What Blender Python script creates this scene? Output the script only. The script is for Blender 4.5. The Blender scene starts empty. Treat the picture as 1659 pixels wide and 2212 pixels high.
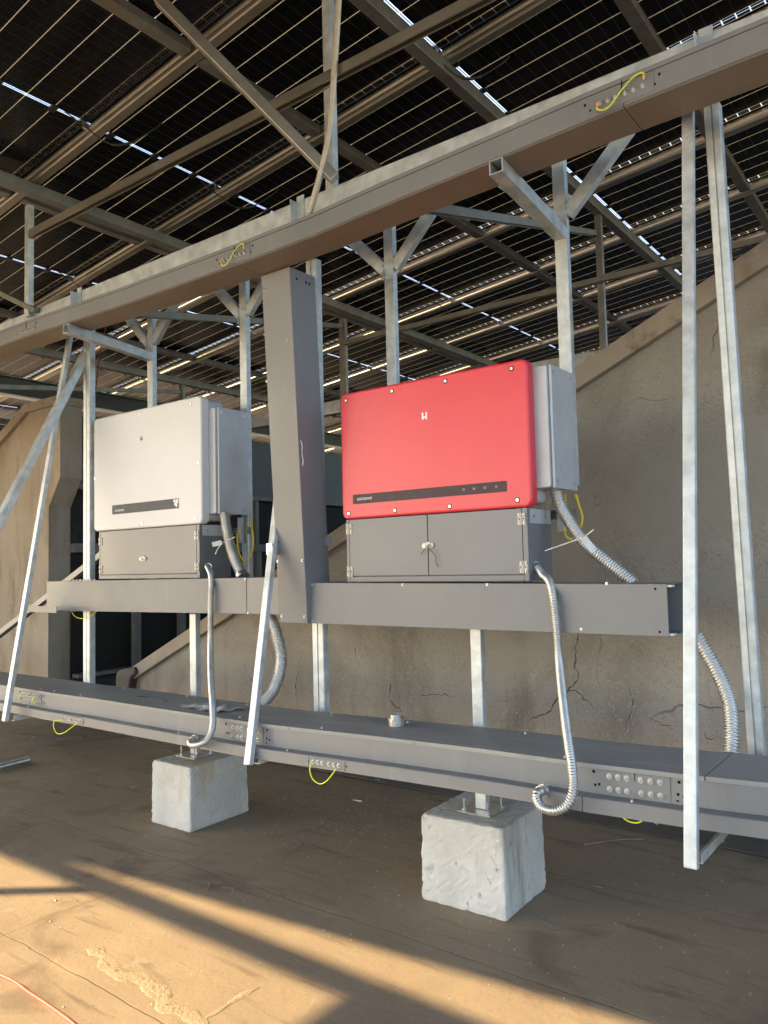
import bpy, math, random
from mathutils import Vector, Matrix
random.seed(7)
R = math.radians
scene = bpy.context.scene
col = scene.collection

# ------------------------------------------------------------------ camera
YAW, PIT, ROL, FPX = 0.648375, 0.0649676, -0.0242479, 1677.2
CH = 1.6
_f = Vector((-math.sin(YAW)*math.cos(PIT), math.cos(YAW)*math.cos(PIT), math.sin(PIT)))
_r0 = Vector((math.cos(YAW), math.sin(YAW), 0)); _u0 = _r0.cross(_f)
_r = _r0*math.cos(ROL) + _u0*math.sin(ROL); _u = -_r0*math.sin(ROL) + _u0*math.cos(ROL)
cam = bpy.data.cameras.new('camera'); camo = bpy.data.objects.new('camera', cam); col.objects.link(camo)
m = Matrix((( _r.x, _u.x, -_f.x, 0), (_r.y, _u.y, -_f.y, 0), (_r.z, _u.z, -_f.z, CH), (0, 0, 0, 1)))
camo.matrix_world = m
cam.sensor_fit = 'HORIZONTAL'; cam.sensor_width = 36; cam.lens = FPX/1659*36
cam.clip_start = 0.05; cam.clip_end = 2000
scene.camera = camo

# ------------------------------------------------------------------ light
SUN_EL = R(30.6); TR = Vector((0.80, 0.60)).normalized()
world = bpy.data.worlds.new('World'); scene.world = world; world.use_nodes = True
wn = world.node_tree.nodes; wl = world.node_tree.links
sky = wn.new('ShaderNodeTexSky'); sky.sky_type = 'NISHITA'; sky.sun_disc = False
sky.sun_elevation = SUN_EL; sky.sun_rotation = math.atan2(-TR.x, -TR.y)
sky.air_density = 1.0; sky.dust_density = 1.2; sky.ozone_density = 1.0
wl.new(sky.outputs[0], wn['Background'].inputs[0]); wn['Background'].inputs[1].default_value = 0.15
sl = bpy.data.lights.new('sun', 'SUN'); slo = bpy.data.objects.new('sun', sl); col.objects.link(slo)
sl.energy = 3.8; sl.angle = R(0.5); sl.color = (1.0, 0.755, 0.42)
sd = Vector((TR.x*math.cos(SUN_EL), TR.y*math.cos(SUN_EL), -math.sin(SUN_EL)))
slo.rotation_euler = sd.to_track_quat('-Z', 'Y').to_euler(); slo.location = (-8, -6, 8)
scene.view_settings.view_transform = 'Standard'; scene.view_settings.look = 'None'
scene.view_settings.exposure = 2.25; scene.view_settings.gamma = 1

# ------------------------------------------------------------------ helpers
def ray(x, y): return _f + _r*((x-829.5)/FPX) - _u*((y-1106)/FPX)
def atY(x, y, Y): d = ray(x, y); return Vector((0, 0, CH)) + d*(Y/d.y)
def atX(x, y, X): d = ray(x, y); return Vector((0, 0, CH)) + d*(X/d.x)
def atZ(x, y, Z=0.0): d = ray(x, y); return Vector((0, 0, CH)) + d*((Z-CH)/d.z)

class MB:
    def __init__(s): s.v = []; s.f = []; s.smooth = set()
    def add(s, vs, fs, sm=False):
        o = len(s.v); s.v += [tuple(v) for v in vs]
        for f in fs:
            if sm: s.smooth.add(len(s.f))
            s.f.append([o+i for i in f])
        return s
    def box(s, x0, x1, y0, y1, z0, z1):
        if x0 > x1: x0, x1 = x1, x0
        if y0 > y1: y0, y1 = y1, y0
        if z0 > z1: z0, z1 = z1, z0
        return s.add([(x0,y0,z0),(x1,y0,z0),(x1,y1,z0),(x0,y1,z0),(x0,y0,z1),(x1,y0,z1),(x1,y1,z1),(x0,y1,z1)],
              [(0,3,2,1),(4,5,6,7),(0,1,5,4),(1,2,6,5),(2,3,7,6),(3,0,4,7)])
    def prof(s, p0, p1, pts, up=(0, 0, 1), closed=True, caps=True):
        # extrude 2-D profile pts (a along side, b along up) from p0 to p1
        p0 = Vector(p0); p1 = Vector(p1); d = (p1-p0).normalized(); u = Vector(up)
        a = d.cross(u)
        if a.length < 1e-4: a = d.cross(Vector((0, 1, 0)))
        a.normalize(); u = a.cross(d).normalized()
        n = len(pts); vs = [p0+a*x+u*y for x, y in pts]+[p1+a*x+u*y for x, y in pts]
        fs = [(i, (i+1) % n, n+(i+1) % n, n+i) for i in range(n)]
        if caps: fs += [tuple(range(n-1, -1, -1)), tuple(range(n, 2*n))]
        return s.add(vs, fs)
    def beam(s, p0, p1, w, h, up=(0, 0, 1)):
        return s.prof(p0, p1, [(-w/2,-h/2),(w/2,-h/2),(w/2,h/2),(-w/2,h/2)], up)
    def tube(s, pts, r, n=12, sm=True, caps=True, rf=None):
        pts = [Vector(p) for p in pts]; k = len(pts)
        t = [(pts[min(i+1, k-1)]-pts[max(i-1, 0)]).normalized() for i in range(k)]
        a = t[0].orthogonal().normalized(); vs = []
        for i in range(k):
            a = (a - t[i]*a.dot(t[i])).normalized(); b = t[i].cross(a)
            rr = rf(i) if rf else r
            for j in range(n):
                th = 2*math.pi*j/n; vs.append(pts[i]+a*(rr*math.cos(th))+b*(rr*math.sin(th)))
        fs = [(i*n+j, i*n+(j+1) % n, (i+1)*n+(j+1) % n, (i+1)*n+j) for i in range(k-1) for j in range(n)]
        s.add(vs, fs, sm)
        if caps:
            o = len(s.v)-len(vs); s.f.append([o+j for j in range(n-1, -1, -1)]); s.f.append([o+(k-1)*n+j for j in range(n)])
        return s
    def cyl(s, p, ax, r, h, n=16, sm=False):
        p = Vector(p); ax = Vector(ax).normalized(); return s.tube([p, p+ax*h], r, n, sm)
    def sweepx(s, poly, path):
        # closed polygon (y, z) swept along stations (x, dy, dz)
        n = len(poly); k = len(path); vs = [(x, y+dy, z+dz) for x, dy, dz in path for y, z in poly]
        fs = [(i*n+j, (i+1)*n+j, (i+1)*n+(j+1) % n, i*n+(j+1) % n) for i in range(k-1) for j in range(n)]
        fs += [tuple(range(n)), tuple((k-1)*n+j for j in range(n-1, -1, -1))]
        return s.add(vs, fs)
    def build(s, name, mat, parent=None, bevel=0, seg=2, loc=None):
        me = bpy.data.meshes.new(name); me.from_pydata(s.v, [], s.f); me.update()
        for i in s.smooth: me.polygons[i].use_smooth = True
        import bmesh
        bm = bmesh.new(); bm.from_mesh(me); bmesh.ops.recalc_face_normals(bm, faces=bm.faces); bm.to_mesh(me); bm.free()
        o = bpy.data.objects.new(name, me); col.objects.link(o)
        if mat: me.materials.append(mat)
        if parent is not None: o.parent = parent
        if loc is not None: o.location = loc
        if bevel:
            b = o.modifiers.new('bevel', 'BEVEL'); b.width = bevel; b.segments = seg; b.limit_method = 'ANGLE'; b.angle_limit = R(40)
        return o

def tag(o, label=None, cat=None, group=None, kind=None):
    if label: o['label'] = label
    if cat: o['category'] = cat
    if group: o['group'] = group
    if kind: o['kind'] = kind
    return o
def thing(name, label, cat, group=None, loc=(0, 0, 0), rz=0):
    o = bpy.data.objects.new(name, None); o.empty_display_size = 0.1; col.objects.link(o)
    o.location = loc; o.rotation_euler = (0, 0, rz)
    return tag(o, label, cat, group)
def kids(o): return [c for c in KID.get(o.name, [])]
def link_copy(o, parent=None):
    c = o.copy(); col.objects.link(c); c.parent = parent; return c
def smooth_path(pts, n=10):
    pts = [Vector(p) for p in pts]; P = [pts[0]*2-pts[1]] + pts + [pts[-1]*2-pts[-2]]; out = []
    for i in range(1, len(P)-2):
        for k in range(n):
            t = k/n; a, b, c, d = P[i-1], P[i], P[i+1], P[i+2]
            out.append(0.5*((2*b)+(-a+c)*t+(2*a-5*b+4*c-d)*t*t+(-a+3*b-3*c+d)*t**3))
    out.append(P[-2]); return out
def resample(pts, step):
    out = [pts[0]]; acc = 0; L = 0; d = step
    for a, b in zip(pts, pts[1:]):
        l = (b-a).length
        while d <= L+l:
            out.append(a.lerp(b, (d-L)/l)); d += step
        L += l
    return out

# ------------------------------------------------------------------ materials
def mat(name, c1, c2=None, rough=0.5, metal=0.0, scale=8.0, detail=5, bump=0.0, bscale=None, spec=0.5, r2=None,
        stretch=(1, 1, 1), lo=0.35, hi=0.65, layers=(), coord='Object', bdist=0.01):
    m = bpy.data.materials.new(name); m.use_nodes = True; nt = m.node_tree; N = nt.nodes; L = nt.links
    b = N['Principled BSDF']; b.inputs['Roughness'].default_value = rough; b.inputs['Metallic'].default_value = metal
    b.inputs['Specular IOR Level'].default_value = spec
    tc = N.new('ShaderNodeTexCoord'); mp = N.new('ShaderNodeMapping'); mp.inputs['Scale'].default_value = stretch
    L.new(tc.outputs[coord], mp.inputs[0])
    def noise(sc, dt=5, rg=0.6, dist=0):
        n = N.new('ShaderNodeTexNoise'); n.inputs['Scale'].default_value = sc; n.inputs['Detail'].default_value = dt
        n.inputs['Roughness'].default_value = rg; n.inputs['Distortion'].default_value = dist; L.new(mp.outputs[0], n.inputs['Vector']); return n
    def ramp(src, a, bb):
        r = N.new('ShaderNodeMapRange'); r.inputs[1].default_value = a; r.inputs[2].default_value = bb; L.new(src, r.inputs[0]); return r.outputs[0]
    def mix(fac, a, bb):
        x = N.new('ShaderNodeMix'); x.data_type = 'RGBA'
        if hasattr(fac, 'links'): L.new(fac, x.inputs[0])
        else: x.inputs[0].default_value = fac
        for i, q in ((6, a), (7, bb)):
            if hasattr(q, 'links'): L.new(q, x.inputs[i])
            else: x.inputs[i].default_value = (*q, 1)
        return x.outputs[2]
    n1 = noise(scale, detail); f1 = ramp(n1.outputs[0], lo, hi)
    cur = mix(f1, c1, c2 or c1)
    for ly in layers:
        kind = ly[0]
        if kind == 'spot':       # voronoi specks: scale, radius, colour
            v = N.new('ShaderNodeTexVoronoi'); v.inputs['Scale'].default_value = ly[1]; L.new(mp.outputs[0], v.inputs['Vector'])
            nn = noise(ly[1]*0.37, 2); ad = N.new('ShaderNodeMath'); ad.operation = 'MULTIPLY_ADD'; L.new(nn.outputs[0], ad.inputs[0]); ad.inputs[1].default_value = ly[4] if len(ly) > 4 else 1.2
            L.new(v.outputs[0], ad.inputs[2]); cur = mix(ramp(ad.outputs[0], ly[2]+.06, ly[2]), cur, ly[3])
        elif kind == 'noise':    # scale, lo, hi, colour, detail, distortion
            nn = noise(ly[1], ly[5] if len(ly) > 5 else 5, 0.62, ly[6] if len(ly) > 6 else 0); cur = mix(ramp(nn.outputs[0], ly[2], ly[3]), cur, ly[4])
        elif kind == 'streak':   # vertical runs: scale, lo, hi, colour
            m2 = N.new('ShaderNodeMapping'); m2.inputs['Scale'].default_value = (1, 1, .13); L.new(tc.outputs[coord], m2.inputs[0])
            nn = N.new('ShaderNodeTexNoise'); nn.inputs['Scale'].default_value = ly[1]; nn.inputs['Detail'].default_value = 6; nn.inputs['Roughness'].default_value = .65; L.new(m2.outputs[0], nn.inputs['Vector'])
            cur = mix(ramp(nn.outputs[0], ly[2], ly[3]), cur, ly[4])
        elif kind == 'crack':    # scale, width, colour
            nn = noise(ly[1]*2.2, 3, .55); vm = N.new('ShaderNodeVectorMath'); vm.operation = 'SCALE'; vm.inputs[3].default_value = ly[4] if len(ly) > 4 else 0.35
            L.new(nn.outputs[1], vm.inputs[0]); va = N.new('ShaderNodeVectorMath'); L.new(mp.outputs[0], va.inputs[0]); L.new(vm.outputs[0], va.inputs[1])
            v = N.new('ShaderNodeTexVoronoi'); v.feature = 'DISTANCE_TO_EDGE'; v.inputs['Scale'].default_value = ly[1]; L.new(va.outputs[0], v.inputs['Vector'])
            mk = ramp(v.outputs[0], ly[2], 0); n3 = noise(ly[1]*0.9, 3); mk2 = ramp(n3.outputs[0], 0.53, 0.60)
            mm = N.new('ShaderNodeMath'); mm.operation = 'MULTIPLY'; L.new(mk, mm.inputs[0]); L.new(mk2, mm.inputs[1]); cur = mix(mm.outputs[0], cur, ly[3])
    L.new(cur, b.inputs['Base Color'])
    if r2 is not None:
        r = N.new('ShaderNodeMapRange'); r.inputs[1].default_value = lo; r.inputs[2].default_value = hi
        r.inputs[3].default_value = rough; r.inputs[4].default_value = r2; L.new(n1.outputs[0], r.inputs[0]); L.new(r.outputs[0], b.inputs['Roughness'])
    if bump:
        n2 = noise(bscale or scale*3, 6, .7); bp = N.new('ShaderNodeBump'); bp.inputs['Strength'].default_value = bump
        bp.inputs['Distance'].default_value = bdist; L.new(n2.outputs[0], bp.inputs['Height']); L.new(bp.outputs[0], b.inputs['Normal'])
    return m

M = {}
M['galv'] = mat('galvanised_steel', (.41,.44,.445), (.60,.635,.64), .42, .45, 14, 6, .05, 60, r2=.55,
                layers=(('noise', 3.2, .60, .74, (.40,.36,.30)), ('spot', 55, .30, (.36,.38,.38), .6)))
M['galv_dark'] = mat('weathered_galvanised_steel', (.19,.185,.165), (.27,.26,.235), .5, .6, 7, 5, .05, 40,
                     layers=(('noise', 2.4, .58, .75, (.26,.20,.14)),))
M['purlin'] = mat('zinc_coated_purlin_steel', (.34,.31,.255), (.43,.39,.33), .36, .8, 5, 4, .03, 30, stretch=(.4, 3, 3))
M['weld'] = mat('rusty_weld', (.30,.20,.13), (.42,.40,.37), .6, .4, 60, 4, .5, 120)
M['grey'] = mat('grey_powder_coat', (.160,.163,.168), (.190,.192,.195), .40, 0.0, 2.2, 6, .06, 300, r2=.56, bdist=.002,
                layers=(('streak', 7, .58, .74, (.212,.212,.210)), ('noise', 26, .66, .70, (.215,.212,.205), 5, 2), ('noise', 1.6, .56, .74, (.200,.200,.200), 8, .8), ('noise', 9, .64, .80, (.20,.20,.20)), ('spot', 90, .16, (.36,.36,.35), .9)))
M['grey_top'] = mat('dusty_grey_tray_cover', (.215,.22,.215), (.265,.27,.26), .5, 0.0, 4, 6, .05, 90, r2=.7,
                    stretch=(.5, 2, 1), layers=(('noise', 2.2, .52, .70, (.32,.305,.275), 8, 1.5), ('noise', 30, .68, .8, (.10,.10,.10))))
M['grey_warm'] = mat('bounce_tinted_underside', (.20,.155,.115), (.235,.18,.135), .5, 0.0, 3, 5, .04, 90,
                     layers=(('noise', 5, .6, .78, (.17,.13,.10)),))  # brown of the sunlit floor's bounce is put into this colour
M['cab'] = mat('dark_grey_cabinet_paint', (.146,.152,.168), (.160,.166,.182), .38, 0.0, 2.5, 3, .05, 400, bdist=.001,
               layers=(('noise', 14, .70, .85, (.17,.17,.175)),))
M['white'] = mat('white_inverter_paint', (.60,.605,.62), (.64,.645,.66), .42, 0, 2, 3, .02, 300, bdist=.001, layers=(('noise', 6, .66, .86, (.54,.545,.55)),))
M['red'] = mat('red_inverter_paint', (.66,.034,.055), (.70,.040,.062), .36, 0, 2, 3, .03, 300, bdist=.001, layers=(('noise', 5, .62, .85, (.52,.020,.030)),))
M['alu'] = mat('light_grey_die_cast', (.42,.43,.45), (.50,.51,.53), .45, .15, 5, 5, .04, 120, bdist=.002, layers=(('noise', 11, .62, .78, (.36,.37,.40)),))
M['strip'] = mat('dark_display_strip', (.055,.062,.072), (.065,.073,.083), .45, 0, 30, 2, spec=.2)
M['strip_r'] = mat('dark_display_strip_on_red', (.060,.038,.046), (.070,.045,.053), .45, 0, 30, 2, spec=.2)
M['print'] = mat('white_print', (.82,.82,.82), None, .5)
M['steel'] = mat('bright_steel', (.55,.54,.52), (.66,.64,.62), .30, .9, 40, 3, .05, 200)
M['hinge'] = mat('dull_zinc_hinge', (.26,.255,.24), (.36,.35,.33), .45, .6, 60, 4, .1, 200)
M['conduit'] = mat('conduit_steel', (.52,.51,.49), (.62,.61,.585), .42, .9, 20, 3)
M['conduit_old'] = mat('dull_conduit_steel', (.52,.45,.34), (.60,.53,.42), .42, .8, 20, 3)
M['black'] = mat('black_plastic', (.012,.012,.013), (.02,.02,.02), .4)
M['hole'] = mat('dark_hole', (.004,.004,.005), None, .9, spec=.1)
M['hole2'] = mat('dark_crack', (.045,.037,.03), (.07,.06,.05), .95, 0, 30)
M['gy'] = mat('green_yellow_wire', (.62,.74,.03), (.70,.72,.03), .45)
M['yellow'] = mat('yellow_wire', (.62,.46,.03), (.68,.50,.04), .5, 0, 20)
M['orange'] = mat('crimp_sleeve', (.75,.30,.05), None, .5)
M['plastic'] = mat('pale_plastic_tag', (.62,.62,.60), (.70,.70,.69), .4, layers=(('noise', 160, .56, .62, (.35,.35,.36)),))
M['clear'] = mat('clear_plastic_film', (.42,.42,.41), (.55,.55,.54), .22, 0, 30, 3, .3, 60)
M['conc'] = mat('aggregate_concrete', (.245,.215,.178), (.37,.33,.275), .92, 0, 1.3, 7, .7, 60, spec=.2, lo=.3, hi=.7, bdist=.01,
    layers=(('noise', .9, .50, .68, (.195,.168,.138), 7, .6), ('streak', 2.2, .54, .72, (.165,.138,.110)), ('noise', 80, .56, .70, (.20,.172,.142), 3), ('noise', 75, .60, .68, (.36,.33,.28), 3),
            ('spot', 38, .28, (.46,.42,.36), .8), ('spot', 46, .22, (.12,.10,.085), .8), ('spot', 33, .14, (.10,.086,.072), .5), ('noise', .45, .5, .6, (.30,.27,.225), 6, 1), ('crack', .75, .005, (.085,.07,.055), .5)))
M['conc_l'] = mat('weathered_pale_concrete', (.29,.24,.18), (.38,.32,.25), .9, 0, 1.6, 7, .5, 50, spec=.2, stretch=(1, 1, .45),
    layers=(('noise', 2.4, .54, .68, (.22,.17,.115), 6), ('streak', 3, .52, .68, (.23,.175,.12)), ('noise', 60, .60, .70, (.42,.36,.28), 2), ('spot', 26, .22, (.14,.105,.075), .9), ('noise', 1.2, .62, .70, (.19,.15,.105), 8, 1)))
M['coping'] = mat('coping_concrete', (.27,.225,.175), (.36,.305,.24), .9, 0, 2.5, 7, .4, 50, spec=.2,
    layers=(('noise', 5, .56, .70, (.19,.145,.10)), ('crack', 1.4, .012, (.09,.07,.05), .5)))
M['block'] = mat('cast_concrete_block', (.47,.445,.40), (.60,.575,.53), .88, 0, 4, 7, .45, 70, spec=.2, bdist=.010,
    layers=(('noise', 9, .60, .72, (.34,.335,.32), 6), ('spot', 26, .33, (.16,.15,.14), .9), ('noise', 18, .64, .68, (.25,.24,.22), 4), ('streak', 6, .58, .70, (.33,.31,.27)), ('spot', 75, .26, (.24,.23,.21), .9), ('noise', 3.1, .66, .72, (.40,.26,.17), 6), ('noise', 24, .66, .72, (.62,.61,.60), 3)))
M['block_y'] = mat('stained_cast_concrete', (.47,.445,.40), (.60,.575,.53), .88, 0, 4, 7, .45, 70, spec=.2, bdist=.010,
    layers=(('spot', 26, .31, (.16,.15,.14), .9), ('streak', 5, .55, .63, (.52,.38,.17)), ('spot', 75, .26, (.24,.23,.21), .9), ('noise', 24, .66, .72, (.62,.61,.60), 3)))
M['dark'] = mat('dark_metal_cladding', (.040,.038,.036), (.055,.052,.048), .5, 0, 3)
M['pane'] = mat('dusty_slate_glass', (.020,.018,.015), (.030,.027,.022), .7, 0, 1.4, 5, spec=.15, layers=(('noise', 3, .6, .8, (.05,.045,.04)),))
M['wframe'] = mat('weathered_window_frame', (.16,.14,.12), (.21,.19,.16), .7, 0, 9, 6, layers=(('noise', 16, .6, .7, (.08,.07,.06)),))
M['memb'] = mat('black_roofing_membrane', (.030,.026,.023), (.045,.040,.034), .65, 0, 4, 6, .3, 20,
    layers=(('noise', 7, .655, .68, (.42,.42,.39), 7),))
M['rust'] = mat('reddish_cord', (.60,.08,.07), (.66,.11,.09), .6)
M['stone'] = mat('pale_pebble', (.45,.40,.33), (.58,.53,.46), .9, 0, 40)
M['twig'] = mat('dry_twig', (.20,.14,.09), (.28,.20,.13), .9, 0, 40)
M['leaf'] = mat('dry_leaf', (.32,.25,.17), (.40,.33,.24), .9, 0, 30)
M['paper'] = mat('cigarette_paper', (.75,.73,.70), None, .8)
M['filter'] = mat('cigarette_filter', (.62,.36,.10), None, .8)

# floor: brown roofing felt with dirt, seams and dried puddle marks
def floor_mat():
    m = bpy.data.materials.new('brown_roofing_felt'); m.use_nodes = True; nt = m.node_tree; N = nt.nodes; L = nt.links
    b = N['Principled BSDF']; b.inputs['Specular IOR Level'].default_value = .35
    tc = N.new('ShaderNodeTexCoord'); pos = tc.outputs['Object']
    def noise(sc, dt=6, rg=.6, dist=0, vec=None):
        n = N.new('ShaderNodeTexNoise'); n.inputs['Scale'].default_value = sc; n.inputs['Detail'].default_value = dt
        n.inputs['Roughness'].default_value = rg; n.inputs['Distortion'].default_value = dist; L.new(vec or pos, n.inputs['Vector']); return n.outputs[0]
    def rng(s, a, c, o0=0., o1=1.):
        r = N.new('ShaderNodeMapRange'); r.inputs[1].default_value = a; r.inputs[2].default_value = c; r.inputs[3].default_value = o0; r.inputs[4].default_value = o1; L.new(s, r.inputs[0]); return r.outputs[0]
    def mix(f, a, c):
        x = N.new('ShaderNodeMix'); x.data_type = 'RGBA'; L.new(f, x.inputs[0])
        for i, q in ((6, a), (7, c)):
            if hasattr(q, 'links'): L.new(q, x.inputs[i])
            else: x.inputs[i].default_value = (*q, 1)
        return x.outputs[2]
    def mth(op, a, c=None):
        x = N.new('ShaderNodeMath'); x.operation = op
        for i, q in ((0, a), (1, c)):
            if q is None: continue
            if hasattr(q, 'links'): L.new(q, x.inputs[i])
            else: x.inputs[i].default_value = q
        return x.outputs[0]
    cur = mix(rng(noise(.7, 7), .32, .68), (.228,.172,.116), (.295,.226,.152))
    cur = mix(rng(noise(2.6, 8, .65, .8), .50, .70), cur, (.285,.22,.15))
    cur = mix(rng(noise(1.3, 6, .6, 1.2), .56, .66), cur, (.185,.140,.098))
    mp = N.new('ShaderNodeMapping'); mp.inputs['Scale'].default_value = (1.2, 9, 1); mp.inputs['Rotation'].default_value = (0, 0, .35); L.new(pos, mp.inputs[0])
    cur = mix(rng(noise(1.5, 6, .6, .5, mp.outputs[0]), .56, .72), cur, (.155,.118,.083))
    cur = mix(rng(noise(5.2, 7, .6, .4), .645, .70), cur, (.29,.235,.17))
    cur = mix(rng(noise(70, 3, .6), .60, .75), cur, (.13,.10,.07))
    cur = mix(rng(noise(160, 2, .6), .70, .76), cur, (.36,.32,.25))
    sx = N.new('ShaderNodeSeparateXYZ'); L.new(pos, sx.inputs[0])
    wob = noise(1.1, 4); wy = mth('ADD', sx.outputs[1], mth('MULTIPLY', wob, .10)); wx = mth('ADD', sx.outputs[0], mth('MULTIPLY', wob, .12))
    seam = None
    for src, per, off in ((wy, 0.98, .62), (wx, 4.2, 1.35)):
        fr = mth('FRACT', mth('DIVIDE', mth('ADD', src, off+60*per), per)); d = mth('MULTIPLY', mth('ABSOLUTE', mth('SUBTRACT', fr, .5)), per)
        k = rng(d, .005, .0); seam = k if seam is None else mth('MAXIMUM', seam, k)
        wide = rng(d, .055, .02); cur = mix(mth('MULTIPLY', wide, rng(noise(2.2, 5), .5, .62)), cur, (.30,.225,.145))
    cur = mix(mth('MULTIPLY', seam, rng(noise(1.7, 4), .36, .5)), cur, (.105,.080,.056))
    L.new(cur, b.inputs['Base Color']); L.new(rng(noise(2.2, 5), .3, .7, .45, .8), b.inputs['Roughness'])
    h = mth('ADD', mth('MULTIPLY', noise(40, 5, .7), .25), mth('ADD', noise(5, 5), mth('MULTIPLY', seam, -.5)))
    bp = N.new('ShaderNodeBump'); bp.inputs['Strength'].default_value = .4; bp.inputs['Distance'].default_value = .009; L.new(h, bp.inputs['Height']); L.new(bp.outputs[0], b.inputs['Normal'])
    return m
M['floor'] = floor_mat()

# photovoltaic glass: dark cells, narrow translucent gaps, sky-tinted strip across the middle
def pv_mat():
    m = bpy.data.materials.new('bifacial_solar_glass'); m.use_nodes = True; nt = m.node_tree; N = nt.nodes; L = nt.links
    out = N['Material Output']; b = N['Principled BSDF']
    tc = N.new('ShaderNodeTexCoord'); sx = N.new('ShaderNodeSeparateXYZ'); L.new(tc.outputs['Object'], sx.inputs[0])
    def mth(op, a, c=None):
        x = N.new('ShaderNodeMath'); x.operation = op
        for i, q in ((0, a), (1, c)):
            if q is None: continue
            if hasattr(q, 'links'): L.new(q, x.inputs[i])
            else: x.inputs[i].default_value = q
        return x.outputs[0]
    X, Y = sx.outputs[0], sx.outputs[1]
    def line(c, pitch, half):
        fr = mth('FRACT', mth('ADD', mth('DIVIDE', c, pitch), 100.5)); d = mth('MULTIPLY', mth('ABSOLUTE', mth('SUBTRACT', fr, .5)), pitch)
        return mth('LESS_THAN', d, half)
    rows = line(Y, .182, .0030)
    cols = line(X, .0845, .0020)
    ax = mth('ABSOLUTE', X)
    midl = mth('MULTIPLY', mth('LESS_THAN', ax, .0115), mth('GREATER_THAN', ax, .0035))
    edge = mth('GREATER_THAN', ax, 1.022)
    ey = mth('GREATER_THAN', mth('ABSOLUTE', Y), .549)
    clear = mth('MAXIMUM', midl, mth('MULTIPLY', edge, rows))
    bb = line(Y, .0152, .0012)
    b.inputs['Specular IOR Level'].default_value = .24
    mc = N.new('ShaderNodeMix'); mc.data_type = 'RGBA'; L.new(bb, mc.inputs[0]); mc.inputs[6].default_value = (.006,.007,.009,1); mc.inputs[7].default_value = (.018,.018,.019,1)
    L.new(mc.outputs[2], b.inputs['Base Color'])
    n = N.new('ShaderNodeTexNoise'); n.inputs['Scale'].default_value = 3; L.new(tc.outputs['Object'], n.inputs['Vector'])
    r = N.new('ShaderNodeMapRange'); r.inputs[3].default_value = .14; r.inputs[4].default_value = .30; L.new(n.outputs[0], r.inputs[0]); L.new(r.outputs[0], b.inputs['Roughness'])
    tr = N.new('ShaderNodeBsdfTranslucent'); tr.inputs[0].default_value = (.42,.38,.30,1)
    tr2 = N.new('ShaderNodeBsdfTranslucent'); tr2.inputs[0].default_value = (.07,.068,.065,1)
    tp = N.new('ShaderNodeBsdfTransparent'); tp.inputs[0].default_value = (.9,.95,1,1)
    def mixs(f, a, c):
        x = N.new('ShaderNodeMixShader'); L.new(f, x.inputs[0]); L.new(a, x.inputs[1]); L.new(c, x.inputs[2]); return x.outputs[0]
    s = mixs(cols, b.outputs[0], tr2.outputs[0]); s = mixs(rows, s, tr.outputs[0])
    tl = N.new('ShaderNodeBsdfTranslucent'); tl.inputs[0].default_value = (.62,.74,.92,1); mx = N.new('ShaderNodeMixShader'); mx.inputs[0].default_value = .84; L.new(tp.outputs[0], mx.inputs[1]); L.new(tl.outputs[0], mx.inputs[2]); tp = mx  # blue-white tint stands in for sky seen through the strip
    s = mixs(mth('MULTIPLY', ey, line(X, .0845, .004)), s, tp.outputs[0]); s = mixs(clear, s, tp.outputs[0])
    L.new(s, out.inputs[0]); return m
M['pv'] = pv_mat()

# ------------------------------------------------------------------ setting: ground
NX = 60; fl = MB()
fl.add([(-90,-60,0),(60,-60,0),(60,60,0),(-90,60,0)], [(0,1,2,3)])
tag(fl.build('ground', M['floor']), 'brown felt covered flat roof under the array', None, kind='structure')

# ------------------------------------------------------------------ factory roof gables
def polyY(mb, pts, y0, y1):
    n = len(pts); vs = [(x, y0, z) for x, z in pts]+[(x, y1, z) for x, z in pts]
    mb.add(vs, [tuple(range(n)), tuple(range(2*n-1, n-1, -1))]+[(i, n+i, n+(i+1) % n, (i+1) % n) for i in range(n)]); return mb
SL = .461
def rz(x): return .47 + SL*(x+6.72)
g = thing('gable_wall', 'rough grey brown concrete end wall rising to the right behind the red inverter', 'wall')
w = MB(); polyY(w, [(-6.62, -.3), (-6.62, rz(-6.62)), (.6, rz(.6)), (3.2, rz(.6)), (3.2, -.3)], 4.62, 4.87); w.build('wall', M['conc'], g)
c = MB(); polyY(c, [(-6.74, rz(-6.74)-.01), (-6.74, rz(-6.74)+.115), (.55, rz(.55)+.115), (3.3, rz(.55)+.115), (3.3, rz(.55)), (.6, rz(.55)-.01)], 4.57, 4.93); c.build('coping', M['coping'], g, bevel=.008)
def z7_(x, y): return atY(829.5+x*.5, 1261.8+y*.5, 4.6195)
def z6_(x, y): return atY(x*.5, 1261.8+y*.5, 4.6195)
cr_ = MB(); random.seed(17)
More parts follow.
